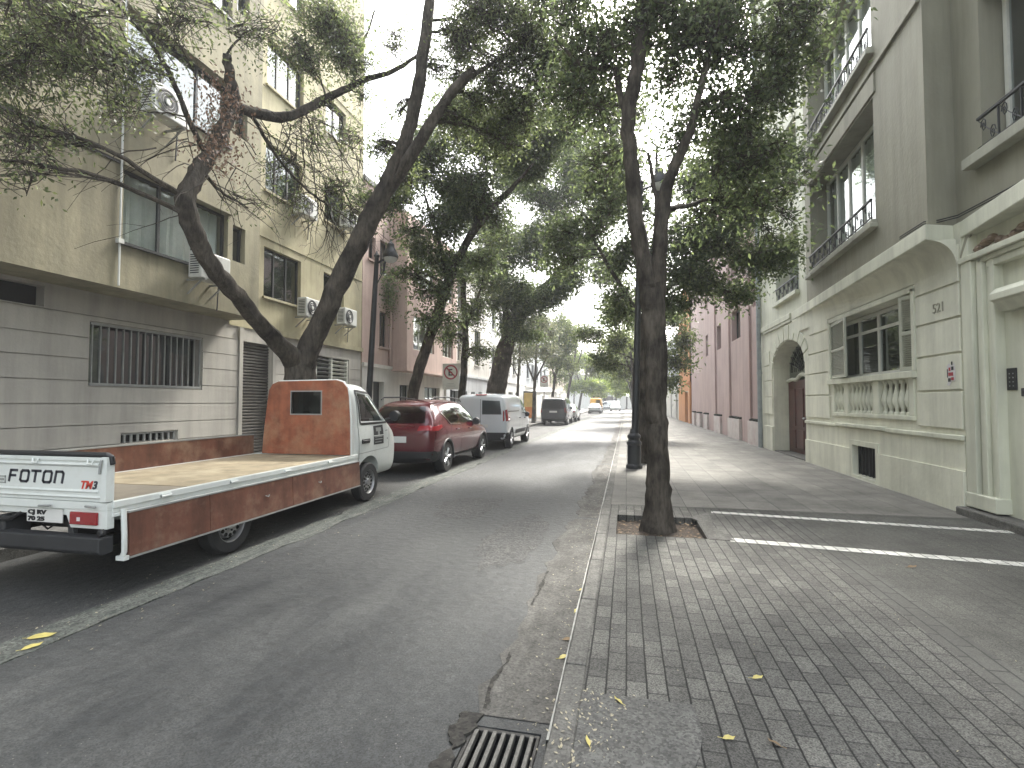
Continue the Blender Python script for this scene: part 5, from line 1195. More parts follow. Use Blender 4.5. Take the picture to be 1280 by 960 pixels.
q = MB(); q.tube([(-5.2,GY+.02,.56),(-4.95,GY+.0,.60),(-4.85,GY+.05,.66)], .02, 8); q.tube([(-4.9,GY+.1,.62),(-4.7,GY+.1,.5),(-4.55,GY+.12,.6)], .008, 5); q.build('cable_loom', MATS['black'], T, smooth=True)
q = MB(); q.prism([(GY-.06,.50),(GY+.06,.50),(GY+.06,.37),(GY-.03,.36),(GY-.06,.39)], 'x', XL+.0, XR-.0); q.box(-5.1,-5.02,GY,GY+.2,.4,.62); q.box(-4.40,-4.34,GY+.03,GY+.2,.4,.58); q.build('rear_bumper', MATS['plastic_dark'], T, bevel=.01)
q = MB(); q.lathe([(.03,0),(.03,-.03),(.02,-.04)], (XR-.03,GY-.0,.53), 10, 'y'); q.build('rubber_stop', MATS['black'], T)
q = MB(); q.tube([(-4.62,GY-.03,.72),(-4.5,GY-.03,.725)], .009, 6); q.build('gate_catch', MATS['grey_metal'], T); q = MB(); q.tube([(-4.15,GY-.03,.735),(-4.05,GY-.03,.73)], .009, 6); q.build('gate_catch', MATS['grey_metal'], T)

# ================================================================== street furniture
def lamp_post(name, label, bx, by, tx, h, lantern_dx, ground=.12):
    t = thing(name, label, 'street lamp', (bx, by, ground))
    p = MB(); c = lambda z: bx+(tx-bx)*(z-ground)/(h-ground)
    p.tube([(c(z), by, z) for z in (ground+.6, 2, 4, h)], [.085,.078,.068,.055], 14); p.build('pole', MATS['post_black'], t, smooth=True)
    b = MB(); b.lathe([(.185,0),(.185,.07),(.155,.10),(.15,.52),(.165,.55),(.165,.60),(.135,.63),(.12,.66),(.15,.70),(.15,.75),(.10,.80),(.08,.9)], (bx,by,ground), 16); b.build('base', MATS['post_black'], t)
    a = MB(); a.tube([(tx,by,h-.15),(tx+lantern_dx*.4,by,h-.08),(tx+lantern_dx*.9,by,h-.02)], .028, 8); a.tube([(tx,by,h-.7),(tx+lantern_dx*.5,by,h-.35),(tx+lantern_dx*.7,by,h-.05)], .014, 6)
    a.lathe([(.06,0),(.08,.05),(.03,.12),(.01,.18)], (tx,by,h), 12); a.build('bracket', MATS['post_black'], t, smooth=True)
    l = MB(); lx = tx+lantern_dx; l.lathe([(.19,-.02),(.20,.03),(.15,.16),(.10,.24),(.09,.34),(.03,.40),(.01,.44)], (lx,by,h-.02), 20); lo_ = l.build('lantern', MATS['post_black'], t, smooth=True)
    g_ = MB(); g_.lathe([(.175,0),(.15,-.06),(.08,-.11),(.01,-.125)], (lx,by,h-.04), 20); g_.build('lantern_glass', mat('lamp_bowl', (.55,.57,.55), .25, var=.1), lo_, smooth=True)
    return t
lamp_post('street_lamp', 'tall black street lamp with bell lantern in front of the pink house', -6.46, 11.9, -6.2, 5.25, .38)
lamp_post('street_lamp', 'black street lamp with flared base right behind the nearest trunk', .16, 12.07, .36, 6.6, .42, ground=.05)
def no_parking(name, label, x, y, z0, z1, w):
    t = thing(name, label, 'traffic sign', (x, y, .12))
    p = MB(); p.tube([(x,y,.12),(x,y,z1-.05)], .033, 10); p.build('post', MATS['post_black'], t, smooth=True)
    f = MB(); f.box(x-w/2,x+w/2,y-.036,y-.033,z0,z1); fo_ = f.build('sign_plate', mat('sign_white', (.62,.61,.57), .5, var=.08, vscale=6), t)
    cx, cz_, r_ = x, z1-w*.5, w*.42
    rg = MB(); n = 40
    for i in range(n):
        a, b = 2*PI*i/n, 2*PI*(i+1)/n
        P = lambda t_, k: (cx+k*math.cos(t_), y-.0385, cz_+k*math.sin(t_))
        rg.quad(P(a,r_),P(b,r_),P(b,r_*.8),P(a,r_*.8))
    d = r_*.07
    rg.quad((cx-.62*r_-d,y-.039,cz_+.62*r_-d),(cx-.62*r_+d,y-.039,cz_+.62*r_+d),(cx+.62*r_+d,y-.039,cz_-.62*r_+d),(cx+.62*r_-d,y-.039,cz_-.62*r_-d))
    rg.build('red_ring', mat('sign_red', (.32,.03,.05), .5, var=.05), fo_)
    vs, fs = text_mb('E', r_*1.25, .0008, 0, .008)
    q_ = MB(); q_.add([(cx-r_*.40+p[0]*1.05, y-.0375-p[2], cz_-r_*.44+p[1]) for p in vs], fs); q_.build('letter', MATS['black'], fo_)
    ln = MB(); ex = cx-r_
    for k in range(4):
        wd = (.9,.7,.8,.5)[k]*w*.8; ln.box(cx-wd/2,cx+wd/2,y-.0385,y-.037,z0+.05+k*.055,z0+.062+k*.055)
    ln.build('small_print', MATS['grey_metal'], fo_)
    return t
no_parking('parking_sign', 'white no parking sign with struck out E above the dark red crossover', -6.3, 17.9, 2.02, 2.98, .64)
no_parking('parking_sign', 'distant no parking sign on a black post left of the dark minivan', -6.1, 38.5, 2.7, 3.6, .62)
# tall advert panel & market canopies far down the left side
t = thing('advertising_panel', 'yellow and orange advertising panel standing behind the small street tree', 'advertising panel', (-7.3, 39, .12))
q = MB(); q.box(-7.75,-6.85,38.95,39.05,.5,2.3); q.build('upper_panel', mat('panel_yellow', (.60,.42,.13), .5, var=.15), t)
q = MB(); q.box(-7.74,-6.86,38.94,39.06,.35,1.2); q.build('lower_panel', mat('panel_orange', (.60,.20,.04), .5, var=.15), t)
q = MB(); q.box(-7.8,-7.75,38.93,39.07,.12,2.4); q.box(-6.85,-6.8,38.93,39.07,.12,2.4); q.box(-7.8,-6.8,38.93,39.07,2.3,2.42); q.build('frame', MATS['dark_frame'], t)
def canopy(name, label, x, y, w, h, col, mn, legs=True):
    t = thing(name, label, 'canopy', (x, y, .05))
    m_ = MB(); n = 10
    pk = (x, y, h+.75)
    crn = [(x-w,y-w,h),(x+w,y-w,h),(x+w,y+w,h),(x-w,y+w,h)]
    for i in range(4):
        a, b = Vector(crn[i]), Vector(crn[(i+1) % 4])
        for k in range(6):
            p0, p1 = a.lerp(b, k/6), a.lerp(b, (k+1)/6)
            s0 = [Vector(pk).lerp(p0, t_) - Vector((0,0,.14*math.sin(PI*t_))) for t_ in (0,.33,.66,1)]
            s1 = [Vector(pk).lerp(p1, t_) - Vector((0,0,.14*math.sin(PI*t_))) for t_ in (0,.33,.66,1)]
            for j in range(3): m_.quad(s0[j], s1[j], s1[j+1], s0[j+1])
            dz = .18+.05*math.sin(PI*(k+.5)); m_.quad(p0, p1, p1-Vector((0,0,dz)), p0-Vector((0,0,dz)))
    m_.build('cover', mat(mn, col, .7, var=.05), t, smooth=True)
    if legs:
        for (cx, cy, _) in crn:
            q_ = MB(); q_.tube([(cx*.98+x*.02,cy*.98+y*.02,.1),(cx*.98+x*.02,cy*.98+y*.02,h)], .04, 8); q_.build('leg', MATS['grey_metal'], t, smooth=True)
    return t
canopy('market_canopy', 'peaked white canopy rising behind the dark minivan', -7.4, 46, 1.4, 2.5, (.75,.75,.72), 'canvas_white')
mat('car_yellow', (.75,.40,.03), .35, var=.05, coords='obj')
YV = dict(VAN); YV['paint'] = 'car_yellow'; YV['panels'] = [p_ for p_ in VAN['panels'] if p_[3] not in ('rear_door_panel',)]
yv = car('yellow_van', 'yellow high roofed van parked just beyond the distant white saloon car', (-4.55, 80.5, 0), YV); yv.scale = (1.0, 1.0, 1.2)
canopy('market_canopy', 'white canopy at the very end of the street beyond all cars', 0.5, 112, 3.2, 3.0, (.75,.75,.72), 'canvas_white')
# folded blue awning glimpsed between lamp and trunk
t = thing('blue_awning', 'small bright blue awning glimpsed between the right lamp post and the nearest trunk', 'awning', (2.6, 50, .05))
q = MB(); q.prism([(49.2,2.3),(50.8,2.9),(50.8,3.0),(49.2,2.42)], 'x', 1.9, 3.4); q.build('cloth', mat('canvas_blue', (.05,.25,.45), .7, var=.05), t)
for x in (1.95,3.35):
    q = MB(); q.tube([(x,49.3,.05),(x,49.3,2.35)], .03, 6); q.tube([(x,50.7,.05),(x,50.7,2.9)], .03, 6); q.build('leg', MATS['grey_metal'], t)
# ================================================================== trees
def bark(name, c1, c2):
    m = bpy.data.materials.new(name); m.use_nodes = True
    nt = m.node_tree; N = nt.nodes; L = nt.links; b = N['Principled BSDF']
    g_ = N.new('ShaderNodeNewGeometry'); mp = N.new('ShaderNodeMapping'); mp.inputs['Scale'].default_value = (1,1,.22); L.new(g_.outputs['Position'], mp.inputs['Vector'])
    n1 = N.new('ShaderNodeTexNoise'); n1.inputs['Scale'].default_value = 22; n1.inputs['Detail'].default_value = 8; n1.inputs['Roughness'].default_value = .7; L.new(mp.outputs[0], n1.inputs['Vector'])
    n2 = N.new('ShaderNodeTexNoise'); n2.inputs['Scale'].default_value = 3; n2.inputs['Detail'].default_value = 4; L.new(g_.outputs['Position'], n2.inputs['Vector'])
    ad = N.new('ShaderNodeMath'); ad.operation = 'MULTIPLY'; L.new(n1.outputs['Fac'], ad.inputs[0]); L.new(n2.outputs['Fac'], ad.inputs[1])
    r = N.new('ShaderNodeValToRGB'); r.color_ramp.elements[0].position = .14; r.color_ramp.elements[0].color = (*c1,1); r.color_ramp.elements[1].position = .38; r.color_ramp.elements[1].color = (*c2,1)
    L.new(ad.outputs[0], r.inputs[0]); L.new(r.outputs[0], b.inputs['Base Color']); b.inputs['Roughness'].default_value = .9; b.inputs['Specular IOR Level'].default_value = .2
    bp = N.new('ShaderNodeBump'); bp.inputs['Strength'].default_value = .9; bp.inputs['Distance'].default_value = .03; L.new(n1.outputs['Fac'], bp.inputs['Height']); L.new(bp.outputs[0], b.inputs['Normal'])
    MATS[name] = m
bark('bark', (.022,.019,.016), (.115,.100,.082)); bark('bark_light', (.04,.034,.028), (.13,.115,.095))
leaf_mat('leaf_dark', (.038,.056,.026), (.070,.096,.042), (.13,.17,.070), .52)
leaf_mat('leaf_mid', (.044,.062,.027), (.080,.106,.042), (.14,.175,.068), .5)
leaf_mat('leaf_sunlit', (.06,.10,.02), (.115,.17,.035), (.2,.26,.06), .5)  # lighter yellow-green, sunlight painted into the leaf colour of far trees
leaf_mat('leaf_grey', (.05,.06,.035), (.085,.10,.055), (.14,.15,.08), .4)
leaf_mat('leaf_dry', (.12,.072,.045), (.18,.11,.07), (.26,.18,.12), .2)
def smooth_path(pts, sub=5, wob=.0, rnd=None):
    """Catmull-Rom through (x,y,z,r) points with a little wander"""
    P = [np.array(p, float) for p in pts]; P = [2*P[0]-P[1]] + P + [2*P[-1]-P[-2]]; out = []
    for i in range(1, len(P)-2):
        for k in range(sub):
            t = k/sub; a, b, c_, d = P[i-1], P[i], P[i+1], P[i+2]
            q_ = .5*((2*b)+(-a+c_)*t+(2*a-5*b+4*c_-d)*t*t+(-a+3*b-3*c_+d)*t**3)
            if rnd and (i > 1 or k > 0): q_[:3] += [rnd.uniform(-wob,wob) for _ in range(3)]
            out.append(q_)
    out.append(P[-2]); return out
def leaf_mesh(name, pos, axis, length, width, m, parent, seed):
    """one mesh of many folded, pointed leaves"""
    r = np.random.default_rng(seed); n = len(pos)
    a = axis/np.maximum(np.linalg.norm(axis,axis=1,keepdims=True),1e-6)
    rv = r.normal(size=(n,3)); s = np.cross(a, rv); s /= np.maximum(np.linalg.norm(s,axis=1,keepdims=True),1e-6)
    nn = np.cross(a, s)
    L_ = (length*r.uniform(.5,1.35,(n,1))); W_ = width*r.uniform(.75,1.25,(n,1))
    v0 = pos; v1 = pos + a*L_*.42 + s*W_*.5 + nn*W_*.16; v2 = pos + a*L_ + nn*L_*-.10; v3 = pos + a*L_*.42 - s*W_*.5 + nn*W_*.16
    V = np.stack([v0,v1,v2,v3],1).reshape(-1,3)
    me = bpy.data.meshes.new(name); me.vertices.add(4*n); me.vertices.foreach_set('co', V.astype(np.float32).ravel())
    base = (np.arange(n)*4)[:,None]; tri = np.concatenate([base+[0,1,2], base+[0,2,3]],1).reshape(-1)
    me.loops.add(6*n); me.loops.foreach_set('vertex_index', tri.astype(np.int32)); me.polygons.add(2*n)
    me.polygons.foreach_set('loop_start', (np.arange(2*n)*3).astype(np.int32))
    at_ = me.attributes.new('rnd','FLOAT','FACE'); at_.data.foreach_set('value', np.repeat(r.random(n),2).astype(np.float32))
    me.materials.append(MATS[m]); me.update(); me.validate()
    o = bpy.data.objects.new(name, me); C.objects.link(o); o.parent = parent; return o
DENS = 1.5
def make_tree(label, base, limbs, blobs, leaf=(.085,.04), lm='leaf_dark', bk='bark', seed=1, group=None, ground=.12, name='street_tree', bare=(), extra=None, nseg=14, dens=1.0, root=True, fill=0, thin=1.0, fill_from=-99):
    """limbs: lists of (x,y,z,r) in world coordinates; blobs: (x,y,z, rx,ry,rz, clumps, leaves per clump)"""
    rnd = random.Random(seed); rg = np.random.default_rng(seed)
    more = []
    for b_ in blobs:
        for _ in range(fill if b_[0] > fill_from else 0):
            u = rg.normal(size=3); u /= np.linalg.norm(u); more.append((b_[0]+u[0]*b_[3]*1.0, b_[1]+u[1]*b_[4]*1.0, b_[2]+abs(u[2])*b_[5]*.9-.15*b_[5], b_[3]*.9, b_[4]*.9, b_[5]*.9, int(b_[6]*.8), b_[7]))
    blobs = list(blobs) + more
    t = thing(name, label, 'tree', (base[0], base[1], ground), group=group)
    tr = MB(); skel = []
    for li, l in enumerate(limbs):
        pts = smooth_path(l, 6, .018 if l[0][3] > .1 else .01, rnd)
        if li == 0 and root:
            p = pts[0]
            flare = [np.array([p[0],p[1],ground-.12,p[3]*1.5]), np.array([p[0],p[1],ground+.03,p[3]*1.28]), np.array([p[0],p[1],ground+.16,p[3]*1.10])]
            pts = flare + [q_ for q_ in pts if q_[2] > ground+.3]
        n0 = len(tr.v)
        tr.tube([p[:3] for p in pts], [max(.006,p[3])*(1+rnd.uniform(-.05,.05)) for p in pts], nseg)
        # lobes and knots so that the section is never a plain circle
        for i in range(n0, len(tr.v)):
            k = (i-n0) % nseg; ring = (i-n0)//nseg
            if ring >= len(pts): break
            c_ = Vector(pts[ring][:3]); v = Vector(tr.v[i]); ph = k/nseg*2*PI
            f_ = 1 + .06*math.sin(3*ph+ring*.35+li) + .05*math.sin(5*ph-ring*.5) + (.10*math.sin(4*ph+1)*(ring < 3 and li == 0)) + rnd.uniform(-.015,.015)
            tr.v[i] = tuple(c_+(v-c_)*f_)
        skel += [p for p in pts[3:]]
    tr.build('trunk', MATS[bk], t, smooth=True)
    S = np.array([p[:3] for p in skel]); SR_ = np.array([p[3] for p in skel])
    bm_ = MB(); POS = []; AX = []
    for bi, (bx, by, bz, rx, ry, rz, nc, nl) in enumerate(blobs):
        c_ = np.array([bx,by,bz]); d = np.linalg.norm(S-c_,axis=1) + np.maximum(0, S[:,2]-bz)*.8; j = int(np.argmin(d)); s0 = S[j]
        r0 = min(max(.014, .3*SR_[j]), .045)*thin
        mid = (s0+c_)/2 + np.array([0,0,.12*np.linalg.norm(s0-c_)]) + rg.normal(size=3)*.08
        br = smooth_path([(*s0, r0),(*mid, r0*.7),(*c_, r0*.4)], 5, .02, rnd)
        bm_.tube([p[:3] for p in br], [p[3] for p in br], 7)
        nsub = max(4, nc//6); subs = []
        for k in range(nsub):
            u = rg.normal(size=3); u /= np.linalg.norm(u); e = c_ + u*np.array([rx,ry,rz])*rg.uniform(.45,.95); s1 = br[int(rg.integers(len(br)//3, len(br)))][:3]
            m1 = (s1+e)/2 + rg.normal(size=3)*.07*np.linalg.norm(e-s1) + np.array([0,0,.05])
            bm_.tube([s1, m1, e], [r0*.34, r0*.24, .004], 5); subs.append((s1, m1, e))
        nc_ = int(nc*dens*DENS*1.6)
        for k in range(nc_):
            s1, m1, e = subs[int(rg.integers(nsub))]; tt = rg.uniform(.25,1); q0 = (1-tt)**2*s1+2*tt*(1-tt)*m1+tt*tt*e
            u = rg.normal(size=3); u /= np.linalg.norm(u); rr_ = rg.uniform(.15,1)**.6
            p = c_ + u*np.array([rx,ry,rz])*rr_
            p = p*.72 + q0*.28; dirv = (p-q0); ln = max(.05,np.linalg.norm(dirv)); dirv = dirv/ln
            if ln < 1.6: bm_.tube([q0, (q0+p)/2+rg.normal(size=3)*.03, p+dirv*.12], [.006,.005,.003], 3, cap=False)
            n_ = max(2, int(nl*.68*rg.uniform(.5,1.5))); tpos = rg.uniform(-.34,.34,(n_,1))
            POS.append(p + dirv*tpos + rg.normal(size=(n_,3))*np.array([.14,.14,.11])); AX.append(dirv*.6 + rg.normal(size=(n_,3))*.8 + np.array([0,0,-.35]))
    for (p0, dr, n_, ln) in bare:     # leafless hanging twigs
        for k in range(n_):
            p = np.array(p0, float)+rg.normal(size=3)*.25; d = np.array(dr, float)+rg.normal(size=3)*.35; pts = [p.copy()]
            for q_ in range(7):
                d += rg.normal(size=3)*.22 + np.array([0,0,-.07]); d /= np.linalg.norm(d); p = p+d*ln/7; pts.append(p.copy())
                if rg.random() < .6:
                    e = p+(d+rg.normal(size=3)*.7)*ln*.16; bm_.tube([p, (p+e)/2+rg.normal(size=3)*.02, e], [.004,.003,.002], 3, cap=False)
            bm_.tube(pts, [.011-.0012*i for i in range(len(pts))], 4, cap=False)
    if bm_.v: bm_.build('branches', MATS[bk], t, smooth=True, fix=False)
    P = np.concatenate(POS); A = np.concatenate(AX)
    org = np.array([base[0],base[1],ground])
    leaf_mesh('crown', P-org, A, leaf[0], leaf[1], MATS[lm].name, t, seed)
    if extra: extra(t, rg, org)
    return t
def blob(px, py, Y, r, nc, nl, rz=None, ry=None): 
    x, y, z = at(px, py, Y); return (x, y, z, r, ry or r, rz or r*.8, nc, nl)

# --- T1: the big forked tree behind the truck
def dry_leaves(t, rg, org):
    n = 1000; s = rg.uniform(0,1,(n,1)); a = np.array([-6.35,7.0,6.75]); b = np.array([-6.3,6.65,5.2])
    c_ = a+(b-a)*s; off = rg.normal(size=(n,3))*np.array([.15,.27,.14])
    leaf_mesh('dry_leaves', c_+off-org, rg.normal(size=(n,3))+np.array([0,0,-1.2]), .07, .035, 'leaf_dry', t, 5)
def slim(ls, k): return [[(p[0],p[1],p[2],p[3]*k) for p in l] for l in ls]
T1 = make_tree('massive forked tree behind the flatbed truck, left limb curved, right limb leaning over the road', (-6.42, 8.95), slim([
    [(-6.42,8.95,.12,.40),(-6.40,9.0,1.2,.37),(-6.38,9.05,2.1,.38),(-6.35,9.08,2.6,.36)],
    [(-6.33,9.08,2.3,.30),(-5.95,9.1,3.15,.27),(-5.35,9.1,4.35,.26),(-4.82,9.1,5.25,.245),(-4.42,9.1,6.05,.20),(-4.1,9.1,6.8,.165),(-3.86,9.1,7.9,.15),(-3.68,9.1,9.2,.13),(-3.6,9.2,11,.08),(-3.5,9.4,12.5,.03)],
    [(-4.75,9.12,5.3,.10),(-4.2,9.1,6.1,.15),(-3.75,9.1,6.75,.14),(-3.35,9.1,7.3,.13),(-2.95,9.1,7.72,.115),(-2.78,9.1,7.86,.10)],
    [(-3.05,9.1,7.6,.06),(-2.4,9.3,8.1,.045),(-1.7,9.6,8.6,.02)],
    [(-6.40,8.95,2.35,.27),(-6.42,8.3,2.75,.20),(-6.42,7.6,3.2,.185),(-6.42,6.95,3.62,.175),(-6.42,6.5,4.1,.175),(-6.42,6.33,4.6,.175),(-6.45,6.55,5.1,.16),(-6.48,6.8,5.5,.15),(-6.5,7.1,6.1,.145),(-6.5,7.3,6.75,.14),(-6.5,7.2,7.1,.10),(-6.5,7.15,7.4,.085)],
    [(-6.5,7.3,6.6,.10),(-6.4,7.85,6.75,.12),(-6.2,8.4,7.0,.11),(-5.75,9.1,7.75,.095),(-5.2,9.3,8.1,.075),(-4.4,9.3,8.25,.055),(-3.8,9.2,8.5,.03)],
    [(-5.4,9.25,8.0,.05),(-5.3,9.4,8.8,.04),(-5.1,9.6,9.8,.02)],
    [(-6.48,6.75,5.45,.05),(-6.5,6.4,5.9,.05),(-6.6,6.1,6.5,.045),(-6.7,5.6,6.9,.03),(-6.9,5.0,7.2,.018),(-7.1,4.3,7.4,.01)],
    [(-6.6,6.15,6.4,.03),(-6.7,5.3,6.3,.02),(-6.9,4.6,6.3,.012),(-7.0,3.9,6.2,.006)],
    [(-6.65,6.0,6.6,.03),(-6.65,6.0,7.3,.022),(-6.7,6.2,8.2,.014)],
    [(-6.45,7.6,6.7,.05),(-6.3,8.2,6.1,.035),(-6.2,8.9,5.8,.03),(-6.1,9.8,5.7,.02),(-6.0,10.8,5.6,.01)],
    ], .77),
    [blob(40,40,5.0,.9,46,12), blob(110,90,5.3,.8,40,11), blob(30,150,4.8,.8,36,9), blob(200,30,6.0,.8,26,10), blob(90,20,4.6,.9,46,12), blob(150,140,6.0,.5,16,9), blob(20,90,4.6,.7,36,12), blob(170,80,5.7,.5,20,10), blob(0,200,4.4,.6,20,8),
     blob(330,40,7.4,.7,26,10), blob(375,70,8.6,.6,54,13), blob(420,40,9.0,.8,80,14), blob(440,80,9.2,.6,50,13), blob(395,20,8.8,.7,50,13), blob(455,120,9.2,.35,12,10), blob(250,10,6.2,.7,20,9),
     blob(390,170,9.0,.8,22,8), blob(350,210,8.8,.7,16,7), blob(420,230,9.6,.7,20,8), blob(310,260,8.0,.5,8,6), blob(435,170,10,.5,18,10), blob(400,130,9,.4,12,8), blob(370,250,9.2,.5,10,7), blob(440,260,10.4,.5,16,9),
     blob(575,50,9.4,.8,60,13), blob(620,90,9.6,.8,60,13), blob(650,30,9.6,.8,60,13), blob(600,10,9.2,.8,50,13), blob(690,70,9.8,.8,60,13), blob(560,150,9.6,.5,30,12), blob(655,140,9.9,.7,60,13),
     blob(480,190,9.6,.4,18,10), blob(500,215,9.8,.45,24,11), blob(600,130,9.8,.6,44,12), blob(680,120,10,.7,50,13), blob(545,90,9.4,.4,22,11), blob(720,120,10,.6,40,13), blob(630,180,10.2,.6,36,12), blob(500,140,9.6,.3,8,9), blob(700,10,9.0,.8,50,13), blob(490,60,9.0,.35,12,10),
     (-3.5,9.2,10.6,.9,.9,.7,30,12)],
    leaf=(.078,.031), lm='leaf_mid', seed=21, dens=1.35, fill=1, fill_from=-5.0, bare=[((-6.6,6.2,6.3),(0,-1,.1),10,2.2),((-6.7,5.4,6.9),(0,-1,-.2),10,1.9),((-6.3,7.9,6.4),(.1,1,-.5),12,1.6),((-6.2,9.0,6.0),(.1,1,-.3),12,1.7),((-6.4,6.9,5.2),(.0,.6,-.5),8,1.2),((-6.0,9.6,6.0),(.2,.8,-.3),10,1.5),((-6.5,6.6,5.4),(.1,-1,-.2),8,1.4),((-5.8,10,7.2),(.2,.5,-.6),14,1.6),((-6.3,8.6,6.8),(-.1,.7,-.6),14,1.8),((-6.2,9.6,6.2),(-.2,.8,-.4),14,1.9),((-6.2,9.0,7.0),(-.1,.9,-.2),12,1.8)],
    extra=dry_leaves)

# --- T2, T3, T4 further along the left kerb
make_tree('slender dark tree leaning right, just past the left street lamp', (-6.45,14.6), [
    [(-6.5,14.6,.12,.20),(-6.42,14.6,1.4,.175),(-6.1,14.6,2.8,.165),(-5.63,14.6,4.05,.155),(-5.2,14.6,5.3,.14),(-4.62,14.6,6.44,.12),(-3.87,14.6,7.35,.10),(-3.26,14.6,7.9,.07),(-2.6,14.6,8.6,.03)],
    [(-5.25,14.6,5.2,.08),(-5.5,14.5,6.4,.06),(-5.9,14.3,7.8,.03)], [(-4.6,14.6,6.4,.06),(-4.3,14.9,7.6,.05),(-4.2,15.2,9,.02)]],
    [blob(540,190,14.3,1.0,70,14), blob(500,235,14.0,.8,40,12), blob(590,230,14.5,1.0,80,14), blob(560,290,14.4,.8,50,13), blob(525,310,14.0,.7,34,11), blob(620,180,14.6,1.0,80,14), blob(550,365,14.0,.6,26,10),
     blob(480,260,13.8,.6,30,12), blob(640,160,15,1.0,70,13), blob(580,150,14.4,.8,50,12), blob(690,170,15.4,.9,60,12), blob(540,330,14.4,.6,26,11), blob(590,330,15,.7,40,12), blob(620,270,15.2,.9,70,13), blob(660,210,15,.9,70,13), blob(550,405,13.7,.5,20,9), blob(505,340,13.5,.4,12,9), (-4.6,14.8,9.6,1.8,1.8,1.0,70,13), (-2.8,15,9.6,1.6,1.6,1.0,60,13)],
    leaf=(.12,.055), lm='leaf_dark', seed=31, fill=2)
make_tree('thin upright tree right beside the near no parking sign', (-6.42,19.5), [
    [(-6.5,19.5,.12,.17),(-6.42,19.5,1.65,.15),(-6.26,19.5,3.9,.13),(-6.34,19.5,5.6,.11),(-6.3,19.5,7.2,.08),(-6.0,19.5,9,.03)], [(-6.3,19.5,4.4,.06),(-5.8,19.5,5.6,.05),(-5.4,19.6,7.0,.03)]],
    [blob(590,395,19.2,.8,44,11), blob(560,425,19.0,.6,26,9), blob(610,350,19.6,.9,60,12), blob(575,340,19.5,.8,40,12), blob(600,440,19.0,.6,24,9), blob(625,300,19.8,1.0,60,12), blob(565,270,19.5,.9,50,12)],
    leaf=(.12,.055), lm='leaf_mid', seed=33, fill=1)
make_tree('thick dark trunk leaning over the road behind the white van', (-6.4,24.6), [
    [(-6.75,24.6,.12,.52),(-6.42,24.6,1.6,.50),(-6.2,24.6,2.6,.47),(-5.85,24.6,4.2,.42),(-5.3,24.6,5.4,.34),(-4.4,24.6,6.6,.27),(-3.4,24.6,7.6,.22),(-2.5,24.6,8.65,.18),(-1.4,24.6,9.9,.12),(-.6,24.6,11,.05)],
    [(-2.9,24.6,8.2,.12),(-2.2,24.7,8.6,.11),(-1.0,24.8,9.2,.07)], [(-5.6,24.6,4.8,.2),(-5.8,24.5,6.2,.15),(-5.7,24.3,8,.08)]],
    [blob(640,360,24.0,1.5,110,13), blob(670,320,24,1.4,100,13), blob(625,300,24.4,1.4,90,13), blob(690,260,24.5,1.5,110,13), blob(730,230,24.6,1.4,90,13), blob(665,385,23.6,1.0,60,12), blob(640,410,23.8,.8,40,11), blob(750,270,25,1.1,60,12), blob(700,190,25,1.7,120,13), blob(650,230,25,1.6,110,13), blob(760,200,25,1.5,80,13), blob(740,320,24,.8,26,11), blob(610,340,24.4,1.2,80,12), blob(700,300,24.4,1.2,70,12), blob(720,350,24.0,.9,40,11), blob(620,380,24,1.0,50,11), blob(690,370,23.6,.9,50,12), blob(660,420,23.4,.6,26,10), blob(760,330,25,.9,36,11), blob(770,240,25,1.4,70,12)],
    leaf=(.15,.075), lm='leaf_dark', seed=35, fill=2)
# --- smaller trees by the left kerb, farther away
def far_tree(label, x, y, h, lean, cr, lm, seed, r=.11, leaf=.16, clumps=90, low=.42, name='street_tree', group='trees far down the street', ground=.12, nl=12):
    rnd = random.Random(seed); limbs = [[(x,y,ground,r),(x+lean*.2,y,h*.25,r*.9),(x+lean*.5,y,h*.45,r*.75),(x+lean*.8,y,h*.7,r*.5),(x+lean,y,h*.92,r*.2)],
        [(x+lean*.35,y,h*.36,r*.6),(x+lean*.4-.5,y+.2,h*.5,r*.5),(x-.9+lean*.4,y,h*.68,r*.25)], [(x+lean*.4,y,h*.38,r*.6),(x+lean*.5+.6,y,h*.52,r*.5),(x+1.1+lean*.6,y,h*.7,r*.25)]]
    bl = []
    for i in range(9):
        a = rnd.uniform(0,2*PI); rr = rnd.uniform(.2,.75)*cr; z = h*rnd.uniform(low+.1,.92)
        bl.append((x+lean*.7+rr*math.cos(a), y+rr*math.sin(a), z, cr*.42, cr*.42, cr*.34, clumps//9*(1 if i else 2), nl))
    return make_tree(label, (x,y), limbs, bl, leaf=(leaf,leaf*.5), lm=lm, bk='bark', seed=seed, group=group, ground=ground, name=name, nseg=9)
make_tree('thin bare stemmed tree seen just right of the thick leaning trunk', (-6.4,30.2), [[(-6.45,30.2,.12,.09),(-6.4,30.2,2.2,.08),(-6.3,30.2,4,.06),(-6.2,30.2,6,.03)],[(-6.35,30.2,3,.04),(-6.9,30.2,4.2,.03)]],
    [blob(640,440,30,.8,26,9), blob(655,420,30,1.0,40,10), blob(648,455,29.8,.5,12,8), blob(670,400,30,1.0,50,11)], leaf=(.13,.06), lm='leaf_grey', seed=36, nseg=9, fill=1)
far_tree('small forked tree with grey green crown beside the yellow advertising panel', -6.4, 35.5, 8.2, .3, 2.4, 'leaf_grey', 41, r=.12, clumps=300, low=.48, group=None)
far_tree('round crowned tree left of the road behind the dark minivan', -6.2, 43, 10.2, .9, 3.0, 'leaf_mid', 42, clumps=420, r=.14, leaf=.2, low=.30, group=None)
far_tree('bright green tree over the left kerb behind the white canopy', -6.0, 52, 11.0, 1.4, 3.4, 'leaf_mid', 43, clumps=460, r=.15, leaf=.22, low=.28, group=None)
